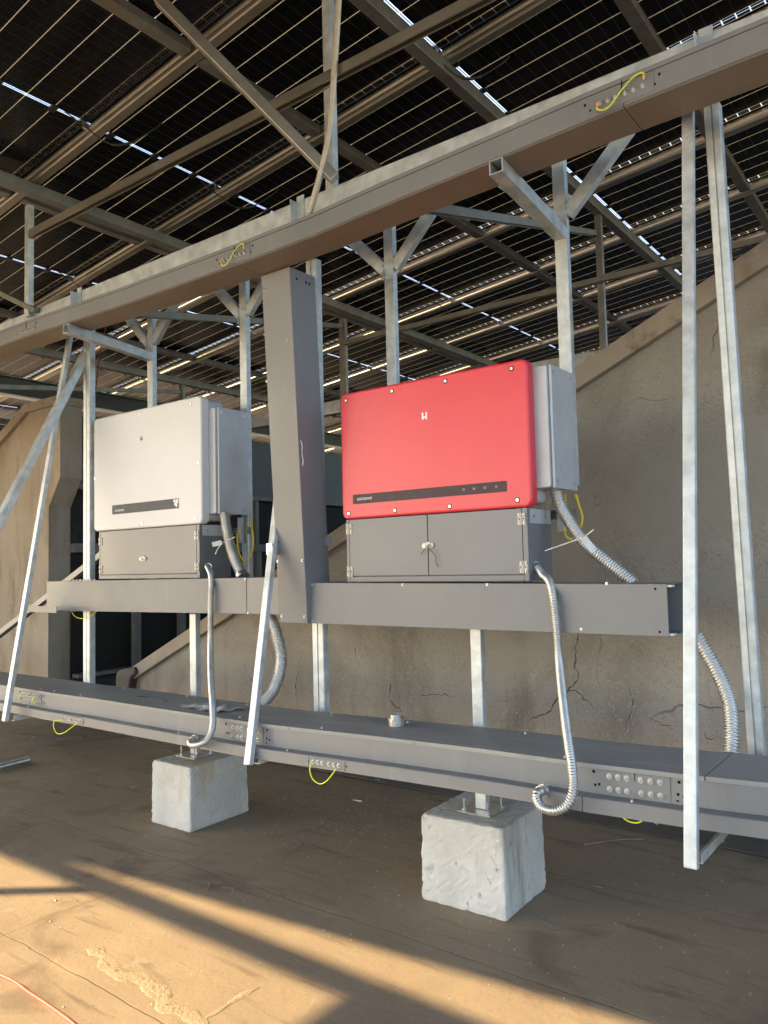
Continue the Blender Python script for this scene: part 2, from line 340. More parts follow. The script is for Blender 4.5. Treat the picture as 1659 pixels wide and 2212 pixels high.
for pts, w_ in (([z7_(835,205), z7_(825,340), z7_(836,400), z7_(790,470), z7_(740,512), z7_(700,560), z7_(610,588)], .009), ([z7_(800,462), z7_(822,452), z7_(862,490), z7_(930,556)], .008),
                ([z7_(1060,440), z7_(1072,500), z7_(1050,600), z7_(1030,672)], .006), ([z7_(30,430), z7_(24,500), z7_(70,545), z7_(74,575)], .010), ([z7_(160,482), z7_(262,478), z7_(325,500)], .006),
                ([z7_(680,575), z7_(705,640)], .005), ([z7_(1240,610), z7_(1180,600), z7_(1130,570)], .005), ([z7_(1380,645), z7_(1410,668), z7_(1480,662)], .006),
                ([z6_(1290,380), z6_(1278,450), z6_(1286,520)], .010), ([z6_(1085,400), z6_(1095,440), z6_(1085,470)], .008), ([z6_(1530,270), z6_(1545,330), z6_(1560,380)], .005), ([z6_(680,380), z6_(715,420)], .004), ([z6_(722,255), z6_(730,300)], .005)):
    P_ = resample(smooth_path(pts, 10), .025); n = len(P_); base = len(cr_.v)
    for i, p_ in enumerate(P_):
        t_ = (P_[min(i+1, n-1)]-P_[max(i-1, 0)]).normalized(); nn_ = Vector((-t_.z, 0, t_.x)); j_ = nn_*random.uniform(-.010, .010); h_ = w_*.5*random.uniform(.3, 1.2)*min(1, (n-1-i)/4+.15)
        cr_.v += [tuple(p_+j_+nn_*h_), tuple(p_+j_-nn_*h_)]
    cr_.f += [[base+2*i, base+2*i+1, base+2*i+3, base+2*i+2] for i in range(n-1)]
cr_.build('cracks', M['hole2'], g)
u = MB(); polyYp = [(4.619, .21), (4.60, .215), (4.585, .20), (4.585, .07), (4.53, .012), (4.53, .002), (4.619, .002)]
u.sweepx(polyYp, [(-6.6, 0, 0), (-4, .0, .01), (-2, .01, 0), (0, 0, .01), (3.2, 0, 0)]); u.build('membrane_upstand', M['memb'], g)
p = MB(); polyY(p, [(-6.82, -.1), (-6.83, .30), (-6.80, .58), (-6.73, .62), (-6.50, .655), (-6.47, .60), (-6.56, .54), (-6.60, .36), (-6.64, -.1)], 4.54, 4.95); p.build('bitumen_capping', M['memb'], g, bevel=.02)
sr = MB(); sr.add([(-6.72, 4.88, rz(-6.72)-.05), (.6, 4.88, rz(.6)-.05), (.6, 26, rz(.6)-.05), (-6.72, 26, rz(-6.72)-.05), (-6.72, 4.88, -.3), (.6, 4.88, -.3), (.6, 26, -.3), (-6.72, 26, -.3)],
    [(0,1,2,3),(4,7,6,5),(0,4,5,1),(1,5,6,2),(2,6,7,3),(3,7,4,0)])
sr.build('sloping_roof', M['memb'], g)

g = thing('gable_wall', 'tan concrete end wall with angled shoulder at the left edge of the view', 'wall')
w = MB(); polyY(w, [(-8.15, -.3), (-8.15, 2.30), (-7.92, 2.62), (-7.92, 3.42), (-8.56, 3.42), (-16.4, -.2)], 4.60, 4.86); w.build('wall', M['conc_l'], g)
c = MB(); polyY(c, [(-7.905, 3.42), (-7.905, 3.52), (-8.60, 3.52), (-16.6, -.19), (-16.4, -.30), (-8.56, 3.42)], 4.55, 4.90); c.build('coping', M['coping'], g, bevel=.008)
sr = MB(); polyY(sr, [(-8.2, 3.3), (-8.5, 3.3), (-15.9, -.1), (-8.2, -.1)], 4.865, 26); sr.build('sloping_roof', M['memb'], g)

g = thing('window_wall', 'dark glazed wall with weathered mullions in the valley between the two concrete end walls', 'wall')
MB().box(-8.19, -8.10, 4.862, 26, 2.58, 3.36).build('cladding', M['dark'], g)
MB().box(-8.19, -8.08, 4.862, 26, -.05, .40).build('base_wall', M['dark'], g)
MB().box(-8.11, -7.98, 4.862, 26, .401, .44).build('sill', M['wframe'], g)
MB().box(-8.19, -8.06, 4.862, 26, 1.80, 1.90).build('rail', M['wframe'], g)
MB().box(-8.18, -8.05, 4.862, 26, 2.52, 2.579).build('rail', M['wframe'], g)
for i in range(14):
    y = 4.99+i*.67
    if i: MB().box(-8.17, -8.065, y-.045+.03, y+.045+.03, .441, 1.799).build('mullion', M['wframe'], g)
    MB().box(-8.16, -8.135, y+.076 if i else 4.863, y+.67-.016, .441, 1.799).build('pane', M['pane'], g)
for i in range(7):
    y = 4.99+i*1.34
    if i: MB().box(-8.17, -8.065, y-.03, y+.03, 1.901, 2.519).build('mullion', M['wframe'], g)
    MB().box(-8.16, -8.135, y+.031 if i else 4.863, y+1.309, 1.901, 2.519).build('pane', M['pane'], g)

bw = thing('back_wall', 'dark cladding wall closing the far end under the solar canopy', 'wall')
MB().box(-30, 6, 26.05, 26.3, -.3, 1.9).build('wall', M['dark'], bw)

# ------------------------------------------------------------------ solar canopy
RS = .103; ANG = math.atan(RS)
def roofz(X, c): return CH + c + RS*X
pm = MB(); pm.box(-1.0576, 1.0576, -.569, .569, -.003, .003)
mod = thing('solar_module', 'dark double glass solar module seen from below in the sloping canopy', 'solar panel', 'solar modules of the canopy')
glass = pm.build('glass', M['pv'], mod)
bxs = []
for k in (-.36, 0, .36):
    j = MB().box(-.035, .035, k-.022, k+.022, -.022, -.0035).build('junction_box', M['black'], mod, bevel=.004); bxs.append(j)
seams = [2.84-1.1462*3+i*1.1462 for i in range(22)]
first = True
def place(X, Y):
    global first
    if first: o = mod; first = False
    else:
        o = mod.copy(); col.objects.link(o)
        for ch in [glass]+bxs:
            c = ch.copy(); col.objects.link(c); c.parent = o
    o.location = (X, Y, roofz(X, 3.5)+random.uniform(-.002, .002)); o.rotation_euler = (0, -ANG, random.uniform(-.0012, .0012))
# unseen rows before the eave beam, added to shade floor past the shadow corner
EDGE = -1.75
mods = []
for j in range(-6, 14):
    Yc = 2.84+1.1462*j+.573 - (.28 if j < -4 else 0)
    if j < -4:
        for i in range(-2, 3): mods.append((-2.52+i*2.105, Yc))
        if j == -6:
            for k in range(3):
                for i in range(-7, 3): mods.append((-2.52+i*2.105, Yc-1.1462*(k+1.2)))  # more unseen rows, added to cut sun bounce off the floor
        continue
    Yc = 2.84+1.1462*j+.573
    for i in range(-7, 3):
        X = -2.52+i*2.105
        if j > 9 and i > 0: continue
        mods.append((X, Yc))
rows_y = sorted({y for _, y in mods})
for X, Y in mods: place(X, Y)
YE = min(rows_y)-.563
# purlins under every seam
for k, j in enumerate(range(-3, 14)):
    Y0 = 2.84+1.1462*j+.045; x0, x1 = -18.2, 2.6
    prof = [(0,-.001),(.066,-.001),(.066,-.010),(.072,-.020),(.072,-.068),(.066,-.078),(.006,-.080),(0,-.074),(-.002,-.060),(.004,-.040),(-.002,-.022)]
    if j > 9: x1 = -.6
    near_row = j <= 1
    ORD = ['first', 'second', 'third', 'fourth', 'fifth', 'sixth', 'seventh', 'eighth', 'ninth', 'tenth', 'eleventh', 'twelfth', 'thirteenth', 'fourteenth']
    t = thing('roof_purlin', ('zinc coated purlin under the canopy, %s counting away from the viewer' % ORD[j]) if j >= 0 else 'zinc coated purlin overhead behind the viewer, outside the picture', 'beam', 'purlins under the solar modules')
    mb = MB(); mb.sweepx([(Y0+a, b) for a, b in prof], [(x0, 0, roofz(x0, 3.49)), (x1, 0, roofz(x1, 3.49))]); mb.build('channel', M['purlin'], t, bevel=.003)
    if near_row: MB().sweepx([(Y0-.075, 0), (Y0-.015, 0), (Y0-.015, .003), (Y0-.075, .003)], [(x0, 0, roofz(x0, 3.506)), (x1, 0, roofz(x1, 3.506))]).build('seam_light_block', M['black'], t)  # strip added over near seams to block light through the gap
    for i in range(-6, 3):
        X = -2.52+i*2.105
        if j > 9 and i > 0: continue
        MB().box(X-.012, X+.012, Y0-.04, Y0-.004, roofz(X, 3.455), roofz(X, 3.49)).build('clamp', M['steel'], t)
# bridging tubes below module ends
for i in range(-4, 2):
    X = -2.52-1.0525+i*2.105
    for j in range(-3, 9):
        Y0 = 2.84+1.1462*j
        t = MB().beam((X+.004, Y0+.13, roofz(X, 3.452)), (X+.004, Y0+1.1462+.03, roofz(X, 3.452)), .085, .06)
        tag(t.build('bridging_tube', M['galv_dark'], bevel=.004), 'short dark tube bridging two purlins below the module ends', 'tube', 'bridging tubes between the purlins')
# rafters
RAF = {}
for X, lab in ((-2.51, 'long rafter tube under the purlins above the red inverter'), (-5.40, 'long rafter tube under the purlins at the left post'),
               (-8.40, 'dark rafter tube beyond the left concrete end wall'), (.35, 'rafter tube passing over the right end of the long beam'), (-11.3, 'farthest rafter tube at the left edge of the canopy')):
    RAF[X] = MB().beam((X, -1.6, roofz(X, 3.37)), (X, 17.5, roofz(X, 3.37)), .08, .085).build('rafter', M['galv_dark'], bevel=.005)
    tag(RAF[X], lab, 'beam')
gd = thing('girder', 'deep dark steel girder under the canopy beyond the left end wall', 'beam')
zb = 3.93
MB().box(-9.16, -9.02, 2.2, 17.2, zb-.012, zb).build('flange', M['galv_dark'], gd); MB().box(-9.094, -9.086, 2.2, 17.2, zb-.22, zb-.0125).build('web', M['dark'], gd); MB().box(-9.16, -9.02, 2.2, 17.2, zb-.235, zb-.2205).build('flange', M['purlin'], gd)
# cables drooping across purlins
for n_, (X, Y, s) in enumerate(((-4.55, 2.82, 1), (-4.6, 3.98, 1), (-6.62, 3.95, 1), (-4.7, 6.25, 1), (-2.5, 5.12, 1), (-4.72, 7.40, 1), (-6.75, 6.25, 1), (-2.52, 3.98, 1))):
    z = roofz(X, 3.46); P_ = smooth_path([(X-.02, Y-.14, z+.005), (X+.03, Y-.02, z-.07), (X+.10, Y+.10, z-.15), (X+.18, Y+.20, z-.14), (X+.30, Y+.30, z-.05), (X+.33, Y+.36, z+.02)], 6)
    tc_ = thing('panel_cable', 'thin black module cable looping below a purlin of the canopy', 'cable', 'black cables looping under the purlins')
    MB().tube(P_, .0045, 6).build('wire', M['black'], tc_); MB().tube(P_[13:20], .010, 8).build('connector', M['black'], tc_)

# eave beam and its post at the open edge of the canopy, behind the viewer
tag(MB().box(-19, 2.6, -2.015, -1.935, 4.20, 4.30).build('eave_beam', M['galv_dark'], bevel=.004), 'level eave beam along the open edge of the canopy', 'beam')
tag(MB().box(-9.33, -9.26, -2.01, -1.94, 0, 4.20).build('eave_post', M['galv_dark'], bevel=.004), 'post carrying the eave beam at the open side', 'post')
# ------------------------------------------------------------------ galvanised frame
tag(MB().box(-9.5, 1.6, 2.985, 3.085, 3.40, 3.555).build('long_beam', M['galv'], bevel=.006), 'long pale galvanised beam lying just above and behind the upper grey cable tray', 'beam')
tag(MB().box(-9.5, 1.6, 3.545, 3.625, 3.73, 3.81).build('rear_beam', M['galv'], bevel=.006), 'galvanised beam resting on the forked posts, hidden behind the upper tray', 'beam')
def vpost(name, x0, x1, y0, y1, z0, z1, label, mt='galv', group=None, cap=False):
    o = MB().box(x0, x1, y0, y1, z0, z1).build(name, M[mt], bevel=.004); return tag(o, label, 'post', group)
vpost('roof_post', -2.60, -2.545, 2.99, 3.035, 3.556, roofz(-2.57, 3.325), 'tube post beside the ribbed conduit, standing on the long beam in the upper middle')
vpost('roof_post', -5.565, -5.505, 2.94, 2.984, 3.50, roofz(-5.53, 3.325), 'tube post standing on the long beam at the far left', 'galv')
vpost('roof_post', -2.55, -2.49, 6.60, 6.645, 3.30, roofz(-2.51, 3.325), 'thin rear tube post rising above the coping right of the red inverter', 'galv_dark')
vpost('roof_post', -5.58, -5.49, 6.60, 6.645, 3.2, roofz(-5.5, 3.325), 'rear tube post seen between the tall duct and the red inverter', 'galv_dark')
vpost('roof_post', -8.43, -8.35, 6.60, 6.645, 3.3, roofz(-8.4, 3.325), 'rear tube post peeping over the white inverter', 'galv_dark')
tag(MB().box(-12, 1.6, 6.66, 6.76, 3.31, 3.46).build('rear_beam', M['galv'], bevel=.006), 'pale galvanised beam far back, seen past the tall duct', 'beam')

def slotted(name, p0, p1, w, h, label, mt='galv_dark', pitch=.05, near=False):
    t = thing(name, label, 'strut'); p0 = Vector(p0); p1 = Vector(p1); d = (p1-p0).normalized(); s = d.cross(Vector((0, 0, 1))).normalized(); up = s.cross(d)
    mb = MB(); th = .003
    mb.prof(p0, p1, [(-w/2, h/2), (w/2, h/2), (w/2, -h/2), (w/2-.008, -h/2), (w/2-.008, -h/2+.003), (w/2-th, -h/2+.003), (w/2-th, h/2-th), (-w/2+th, h/2-th), (-w/2+th, -h/2+.003), (-w/2+.008, -h/2+.003), (-w/2+.008, -h/2), (-w/2, -h/2)])
    mb.build('channel', M[mt], t)
    hm = MB(); L_ = (p1-p0).length; n = int(L_/pitch)
    for i in range(1, n):
        c = p0+d*(i*pitch)+up*(h/2-th-.0008)
        hm.prof(c-d*.012, c+d*.012, [(-.006, -.0006), (.006, -.0006), (.006, .0006), (-.006, .0006)])
    o = hm.build('slots', M['hole'], t); return t
slotted('tie_strut', (-5.50, 2.955, 4.12), (-.2, 2.955, 4.12), .045, .055, 'long slotted tie running between the two front roof posts', 'purlin')
slotted('tie_strut', (-5.50, 6.57, 4.06), (1.2, 6.57, 4.06), .045, .05, 'level rear tie crossing behind the forked posts', 'galv_dark')
slotted('perforated_strut', (-1.975, 2.98, 3.27), (-2.545, 6.59, 4.50), .045, .045, 'perforated dark strut sloping from the upper tray to the thin rear post', 'galv_dark', .04)
slotted('perforated_strut', (-4.21, 2.98, 3.24), (-5.53, 6.59, 4.27), .045, .045, 'perforated dark strut crossing above the white inverter to the rear post', 'galv_dark', .04)
slotted('perforated_strut', (-8.1, 3.3, 3.45), (-8.39, 6.59, 3.96), .045, .045, 'perforated dark strut just above the roof of the white inverter', 'galv_dark', .04)
def brace(name, p0, p1, w, h, label, mt='galv', up=(0, 0, 1)):
    return tag(MB().beam(p0, p1, w, h, up).build(name, M[mt], bevel=.004), label, 'brace')
b1 = Vector((-2.49, 2.94, 3.56)); b2 = Vector((-3.22, 2.41, 4.56))
brace('diagonal_brace', b1, b1+(b2-b1)*1.0, .056, .056, 'round shouldered brace rising leftwards from the long beam to the canopy', 'purlin')
brace('diagonal_brace', (-5.42, 2.955, 3.52), (-7.2, 2.955, 4.38), .04, .04, 'short brace meeting the foot of the leftmost roof post', 'galv_dark')

# forked posts
def fork(xa, label, arm=True, out=None, zlow=1.46):
    xb = xa+.066; y0, y1 = 3.545, 3.585; xm = (xa+xb)/2
    t = thing('forked_post', label, 'post', 'forked posts carrying the rear beam', (xm, y0, 1.5))
    def bl(mb, n, mt='galv', bv=.004):
        mb.v = [(x-xm, y-y0, z-1.5) for x, y, z in mb.v]; return mb.build(n, M[mt], t, bevel=bv)
    bl(MB().box(xa, xb, y0, y1, zlow, 3.73), 'upright')
    for s in (-1, 1):
        e = .040
        xs = xb if s > 0 else xa
        mb = MB(); ym = y0-.002
        # arm as an inclined bar in the XZ plane
        a0 = Vector((xs - s*.0, (y0+y1)/2, 3.30)); a1 = Vector((xs + s*.43, (y0+y1)/2, 3.728))
        mb.beam(a0, a1, .05, .066, (0, 1, 0)) if False else mb.prof(a0, a1, [(-.033, -.021), (.033, -.021), (.033, .021), (-.033, .021)], (0, 1, 0))
        bl(mb, 'arm')
        w_ = MB(); pts = [Vector((xs + s*.004, y0-.003, 3.235+.012*k)) + Vector((random.uniform(-.003, .003), random.uniform(-.002, .002), 0)) for k in range(9)]
        w_.tube(pts, .005, 6); bl(w_, 'weld_bead', 'galv', 0)
    if out:
        z1 = out; mb = MB()
        X0, X1, Z0, Z1, Y0, Y1, th = xm-.031, xm+.031, z1-.06, z1, 2.752, y0-.001, .004
        if abs(out-3.22) < .03: X0 -= .0
        sh = out_shift[label]
        X0 += sh; X1 += sh
        mb.box(X0, X0+th, Y0, Y1, Z0, Z1); mb.box(X1-th, X1, Y0, Y1, Z0, Z1); mb.box(X0+th+.0002, X1-th-.0002, Y0+.0005, Y1, Z1-th, Z1-.0005); mb.box(X0+th+.0002, X1-th-.0002, Y0+.0005, Y1, Z0+.0005, Z0+th)
        mb.v = [(x-(sh if y > 3 else 0), y, z) for x, y, z in mb.v]; bl(mb, 'outrigger_tube', 'galv', 0)
    return t
LA = 'forked post with hollow outrigger, first from the right, behind the red inverter'
LD = 'forked post with outrigger, farthest left, behind the white inverter'
out_shift = {LA: .078, LD: .19}
fork(-1.579, LA, out=3.238, zlow=1.95)
fork(-2.643, 'forked post without outrigger directly above the red inverter')
fork(-3.878, 'forked post rising right of the white inverter, left of the tall duct')
fork(-4.899, LD, out=3.218)

# C-channel posts
def cpost(xc, y, z0, z1, label, lean=0, w=.085):
    t = MB(); h = w/2; th = .003; d = .045; l = .018
    pr = [(-h, d), (-h, .004), (-h+.004, 0), (-h*.10, .0), (-h*.06, .007), (h*.10, .007), (h*.16, -.002), (h-.004, 0), (h, .004), (h, d), (h-th, d), (h-th, .010), (-h+th, .010), (-h+th, d)]
    vs = [(xc+a, y+b+lean, z0) for a, b in pr]+[(xc+a, y+b, z1) for a, b in pr]; n = len(pr)
    t.add(vs, [(i, (i+1) % n, n+(i+1) % n, n+i) for i in range(n)]+[tuple(range(n)), tuple(range(2*n-1, n-1, -1))])
    return tag(t.build('channel_post', M['galv'], bevel=.0), label, 'post')
cpost(-5.155, 3.20, .62, 3.40, 'galvanised channel post at the left end of the white inverter')
cpost(-3.035, 3.345, .66, 3.40, 'galvanised channel post close behind the tall grey duct')
cpost(-.735, 3.20, .68, 3.40, 'leaning channel post against the rough wall at the far right', .17, .06)
# front struts
def strut(x0, x1, yb, zb, yt, zt, label, w=.03):
    t = thing('front_strut', label, 'strut', 'raking struts in front of the trays')
    a = Vector(((x0+x1)/2, yb, zb)); b = Vector(((x0+x1)/2, yt, zt))
    MB().prof(a, b, [(-(x1-x0)/2, -w/2), ((x1-x0)/2, -w/2), ((x1-x0)/2, -w/2+.004), (-(x1-x0)/2+.004, -w/2+.004), (-(x1-x0)/2+.004, w/2), (-(x1-x0)/2, w/2)] if False else
              [(-(x1-x0)/2, -w/2), ((x1-x0)/2, -w/2), ((x1-x0)/2, w/2), (-(x1-x0)/2, w/2)], (0, -1, 0)).build('bar', M['galv'], t, bevel=.003)
    zt_ = zb+.035 if x0 > -1 else zb+.03
    MB().box(x1-.035, x1, yb+.05, 3.2, zt_-.034, zt_-.03).build('bracket', M['galv'], t); MB().box(x1-.004, x1, yb+.05, 3.2, zt_-.03, zt_).build('bracket', M['galv'], t)
    return t
def strut2(x0, x1, yb, zb, yt, zt, dx, label):
    t = thing('front_strut', label, 'strut', 'raking struts in front of the trays')
    a = Vector(((x0+x1)/2, yb, zb)); b = Vector(((x0+x1)/2+dx, yt, zt)); MB().prof(a, b, [(-.022, -.015), (.022, -.015), (.022, .015), (-.022, .015)], (0, -1, 0)).build('bar', M['galv'], t, bevel=.003)
    MB().box(x1-.035, x1, yb+.05, 3.2, zb-.004, zb).build('bracket', M['galv'], t); MB().box(x1-.004, x1, yb+.05, 3.2, zb, zb+.03).build('bracket', M['galv'], t)
    MB().box(-3.118, -3.075, 3.03, 3.085, 1.66, 1.72).build('fixing_clip', M['steel'], t)
strut(-.802, -.760, 2.615, .60, 3.05, 3.39, 'pale raking strut in front of the open tray end, rightmost of the three')
strut2(-2.948, -2.902, 2.70, .615, 3.155, 2.02, -.215, 'pale raking strut half hidden by the tall grey duct')
strut(-5.262, -5.218, 2.655, .60, 3.13, 3.39, 'pale narrow raking strut at the left edge of the trays')
brace('raking_prop', (-5.205, 1.62, .0), (-5.205, 3.30, 3.36), .05, .075, 'broad prop leaning down out of the frame at the left edge', up=(1, 0, 0))
br = brace('angle_brace', (-7.1, 3.42, .95), (-5.18, 3.42, 1.76), .05, .05, 'angle iron rising from lower left to the channel post behind the middle tray', 'cab')
ba = thing('tray_bracket', 'small horizontal angle joining the left strut to the middle tray', 'bracket')
MB().box(-5.62, -5.20, 2.995, 2.999, 1.30, 1.345).build('upright_leg', M['grey'], ba); MB().box(-5.62, -5.20, 3.0, 3.15, 1.30, 1.304).build('flat_leg', M['grey'], ba)
MB().box(-5.62, -5.56, 3.155, 3.19, 1.298, 1.345).build('end_clip', M['grey'], ba)

# posts on blocks
def block_post(x0, x1, z0, label, blabel, bx0, bx1, by0, by1, bh, rot, seed):
    random.seed(seed)
    bk = MB(); n = 22; cx, cy = (bx0+bx1)/2, (by0+by1)/2; hx, hy = (bx1-bx0)/2, (by1-by0)/2
    idx = {}
    def vert(i, j, k):
        key = (i, j, k)
        if key not in idx:
            ex = sum(1 for q in (i, j) if q in (0, n)) + (1 if k in (0, n) else 0)
            x = (2*i/n-1)*hx; y = (2*j/n-1)*hy; z = bh*k/n
            f = 1.0 - (0.010 if ex >= 2 else 0)*random.uniform(.2, 1.8) - ((.022*random.random()) if ex >= 2 and random.random() < .18 else 0) - (.02 if ex == 3 else 0)
            tap = 1+.03*(.5-k/n)
            x *= f*tap; y *= f*tap; z = z*(1-(.012*random.random() if ex >= 2 and k == n else 0)); x += random.uniform(-.0018, .0018); y += random.uniform(-.0018, .0018)
            if k: z += random.uniform(-.002, .002)
            idx[key] = len(bk.v); bk.v.append((x, y, z))
        return idx[key]
    for i in range(n):
        for j in range(n):
            bk.f.append([vert(i, j, 0), vert(i, j+1, 0), vert(i+1, j+1, 0), vert(i+1, j, 0)])
            bk.f.append([vert(i, j, n), vert(i+1, j, n), vert(i+1, j+1, n), vert(i, j+1, n)])
            bk.f.append([vert(i, 0, j), vert(i+1, 0, j), vert(i+1, 0, j+1), vert(i, 0, j+1)])
            bk.f.append([vert(i, n, j), vert(i, n, j+1), vert(i+1, n, j+1), vert(i+1, n, j)])
            bk.f.append([vert(0, i, j), vert(0, i, j+1), vert(0, i+1, j+1), vert(0, i+1, j)])
            bk.f.append([vert(n, i, j), vert(n, i+1, j), vert(n, i+1, j+1), vert(n, i, j+1)])
    o = bk.build('concrete_block', M['block_y' if seed == 5 else 'block'], loc=(cx, cy, 0)); o.rotation_euler = (0, 0, rot); tag(o, blabel, 'block', 'concrete ballast blocks')
    o.modifiers.new('bevel', 'BEVEL').width = .004
    t = thing('block_post', label, 'post', 'posts bolted to ballast blocks'); xm = (x0+x1)/2
    MB().box(x0, x1, 3.30, 3.34, bh+.009, z0).build('tube', M['galv'], t, bevel=.004)
    MB().box(xm-.09, xm+.09, 3.23, 3.41, bh+.001, bh+.008).build('base_plate', M['steel'], t)
    for sx in (-1, 1):
        for sy in (-1, 1):
            a = MB(); p_ = Vector((xm+sx*.065, 3.32+sy*.065, bh+.008)); a.cyl(p_, (0, 0, 1), .0045, .055, 8); a.cyl(p_, (0, 0, 1), .010, .009, 6); a.build('anchor_bolt', M['steel'], t)
block_post(-1.991, -1.931, 1.281, 'square post bolted to the larger right concrete block', 'pale pitted concrete block in the right foreground with rusty flecks', -2.195, -1.752, 3.12, 3.55, .398, .03, 3)
block_post(-4.121, -4.058, 1.298, 'square post bolted to the left concrete block', 'concrete block with a yellow stain standing left below the lower tray', -4.245, -3.872, 3.09, 3.57, .385, .02, 5)

A_ = atY
# ---- cable trays
bolt_me = None
def bolt(p, ax, parent, r=.0105, name='bolt'):
    global bolt_me
    if bolt_me is None:
        b = MB(); b.cyl((0, 0, 0), (0, 0, 1), .0125, .0018, 16); b.cyl((0, 0, .0018), (0, 0, 1), .0095, .0065, 6)
        b.tube([(0, 0, .0083), (0, 0, .0125), (0, 0, .0145)], 0, 10, True, True, rf=lambda i: (.006, .0055, .002)[i]); tmp = b.build('bolt', M['steel']); bolt_me = tmp.data; bpy.data.objects.remove(tmp)
    o = bpy.data.objects.new(name, bolt_me); col.objects.link(o); o.parent = parent; o.location = p
    o.rotation_euler = Vector(ax).to_track_quat('Z', 'Y').to_euler(); s = r/.0105; o.scale = (s, s, s); return o
def interp(path, x):
    for a, b in zip(path, path[1:]):
        if a[0] <= x <= b[0]:
            t = (x-a[0])/(b[0]-a[0]); return a[1]+(b[1]-a[1])*t
    return path[0][1] if x < path[0][0] else path[-1][1]
def wire(pts, r, m, name, parent, lug=True):
    MB().tube(smooth_path(pts, 8), r, 8).build(name, M[m], parent)

# upper tray
UP = [(-9.5, 3.27), (-7.0, 3.262), (-5.54, 3.238), (-5.05, 3.234), (-4.05, 3.206), (-3.29, 3.199), (-2.94, 3.197), (-2.48, 3.200), (-2.06, 3.219), (-1.5, 3.236), (-1.08, 3.252), (-.45, 3.262), (1.6, 3.28)]
UPz = lambda x: interp(UP, x)
t = thing('upper_cable_tray', 'long closed grey cable tray crossing the whole view overhead with brown lit underside', 'cable tray')
st = [(x, 0, z) for x, z in UP]
segs = [(-9.5, -5.17), (-5.167, -3.035), (-3.032, -.935), (-.932, 1.6)]
for a, b in segs:
    ss = [(a, 0, UPz(a))]+[(x, 0, z) for x, z in UP if a+.02 < x < b-.02]+[(b, 0, UPz(b))]
    MB().sweepx([(2.752, .004), (2.760, .0), (2.955, .0), (2.955, .102), (2.752, .102)], ss).build('trough', M['grey'], t)
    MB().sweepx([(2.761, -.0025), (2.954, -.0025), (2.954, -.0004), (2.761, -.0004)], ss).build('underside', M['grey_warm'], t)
MB().sweepx([(2.746, .090), (2.752-.0005, .090), (2.752-.0005, .1025), (2.96, .1025), (2.96, .108), (2.746, .108)], st).build('cover', M['grey'], t)
for xs, wr in ((-.935, 'S'), (-3.035, 'S'), (-5.17, None)):
    zc = UPz(xs)
    MB().sweepx([(2.7495, .012), (2.7518, .012), (2.7518, .084), (2.7495, .084)], [(xs-.10, 0, UPz(xs-.10)), (xs, 0, zc), (xs+.115, 0, UPz(xs+.115))]).build('joint_plate', M['grey'], t)
    MB().box(xs-.0015, xs+.0015, 2.7455, 2.7485, zc+.05, zc+.10).build('joint_gap', M['hole'], t)
    bs = [xs-.085, xs-.055, xs-.026, xs+.010, xs+.042, xs+.076]
    for x in bs: bolt((x, 2.749, UPz(x)+.046), (0, -1, 0), t, .0085)
    for dx, dz, sq in ((-.145, .062, 1), (-.125, .034, 0), (.135, .066, 1), (.118, .036, 0)):
        x = xs+dx; z = UPz(x)+dz; q = MB()
        if sq: q.box(x-.0045, x+.0045, 2.7508, 2.7517, z-.005, z+.005)
        else: q.cyl((x, 2.7508, z), (0, 1, 0), .0045, .0009, 12)
        q.build('hole', M['hole'], t)
    if wr:
        zz_ = lambda x, d: (x, 2.732, UPz(x)+d)
        wire([zz_(bs[0]-.002, .038), zz_(bs[0]-.006, .018), zz_(bs[0]+.020, .004), zz_(bs[2]-.01, .014), zz_(bs[3]-.012, .046), zz_(bs[4]-.005, .076), zz_(bs[5]-.005, .086), zz_(bs[5]+.012, .078), zz_(bs[5]+.009, .058)], .0029, 'gy', 'ground_wire', t)
        for x, d in ((bs[0]-.003, .026), (bs[5]+.011, .064)): MB().cyl((x, 2.732, UPz(x)+d), (0, 0, 1), .0052, .014, 10).build('wire_sleeve', M['orange'], t)

# clips on the long beam
for i, x in enumerate((-4.92, -2.80, -.72)):
    c_ = thing('beam_clip', ('small bent steel clip on the long beam at the left', 'small bent steel clip beside the foot of the ribbed conduit', 'small bent steel clip on the long beam above the rightmost strut')[i], 'clip')
    MB().box(x, x+.004, 2.93, 2.984, 3.36, 3.545).build('blade', M['galv'], c_); MB().box(x+.0045, x+.055, 2.979, 2.984, 3.42, 3.575).build('plate', M['galv'], c_)

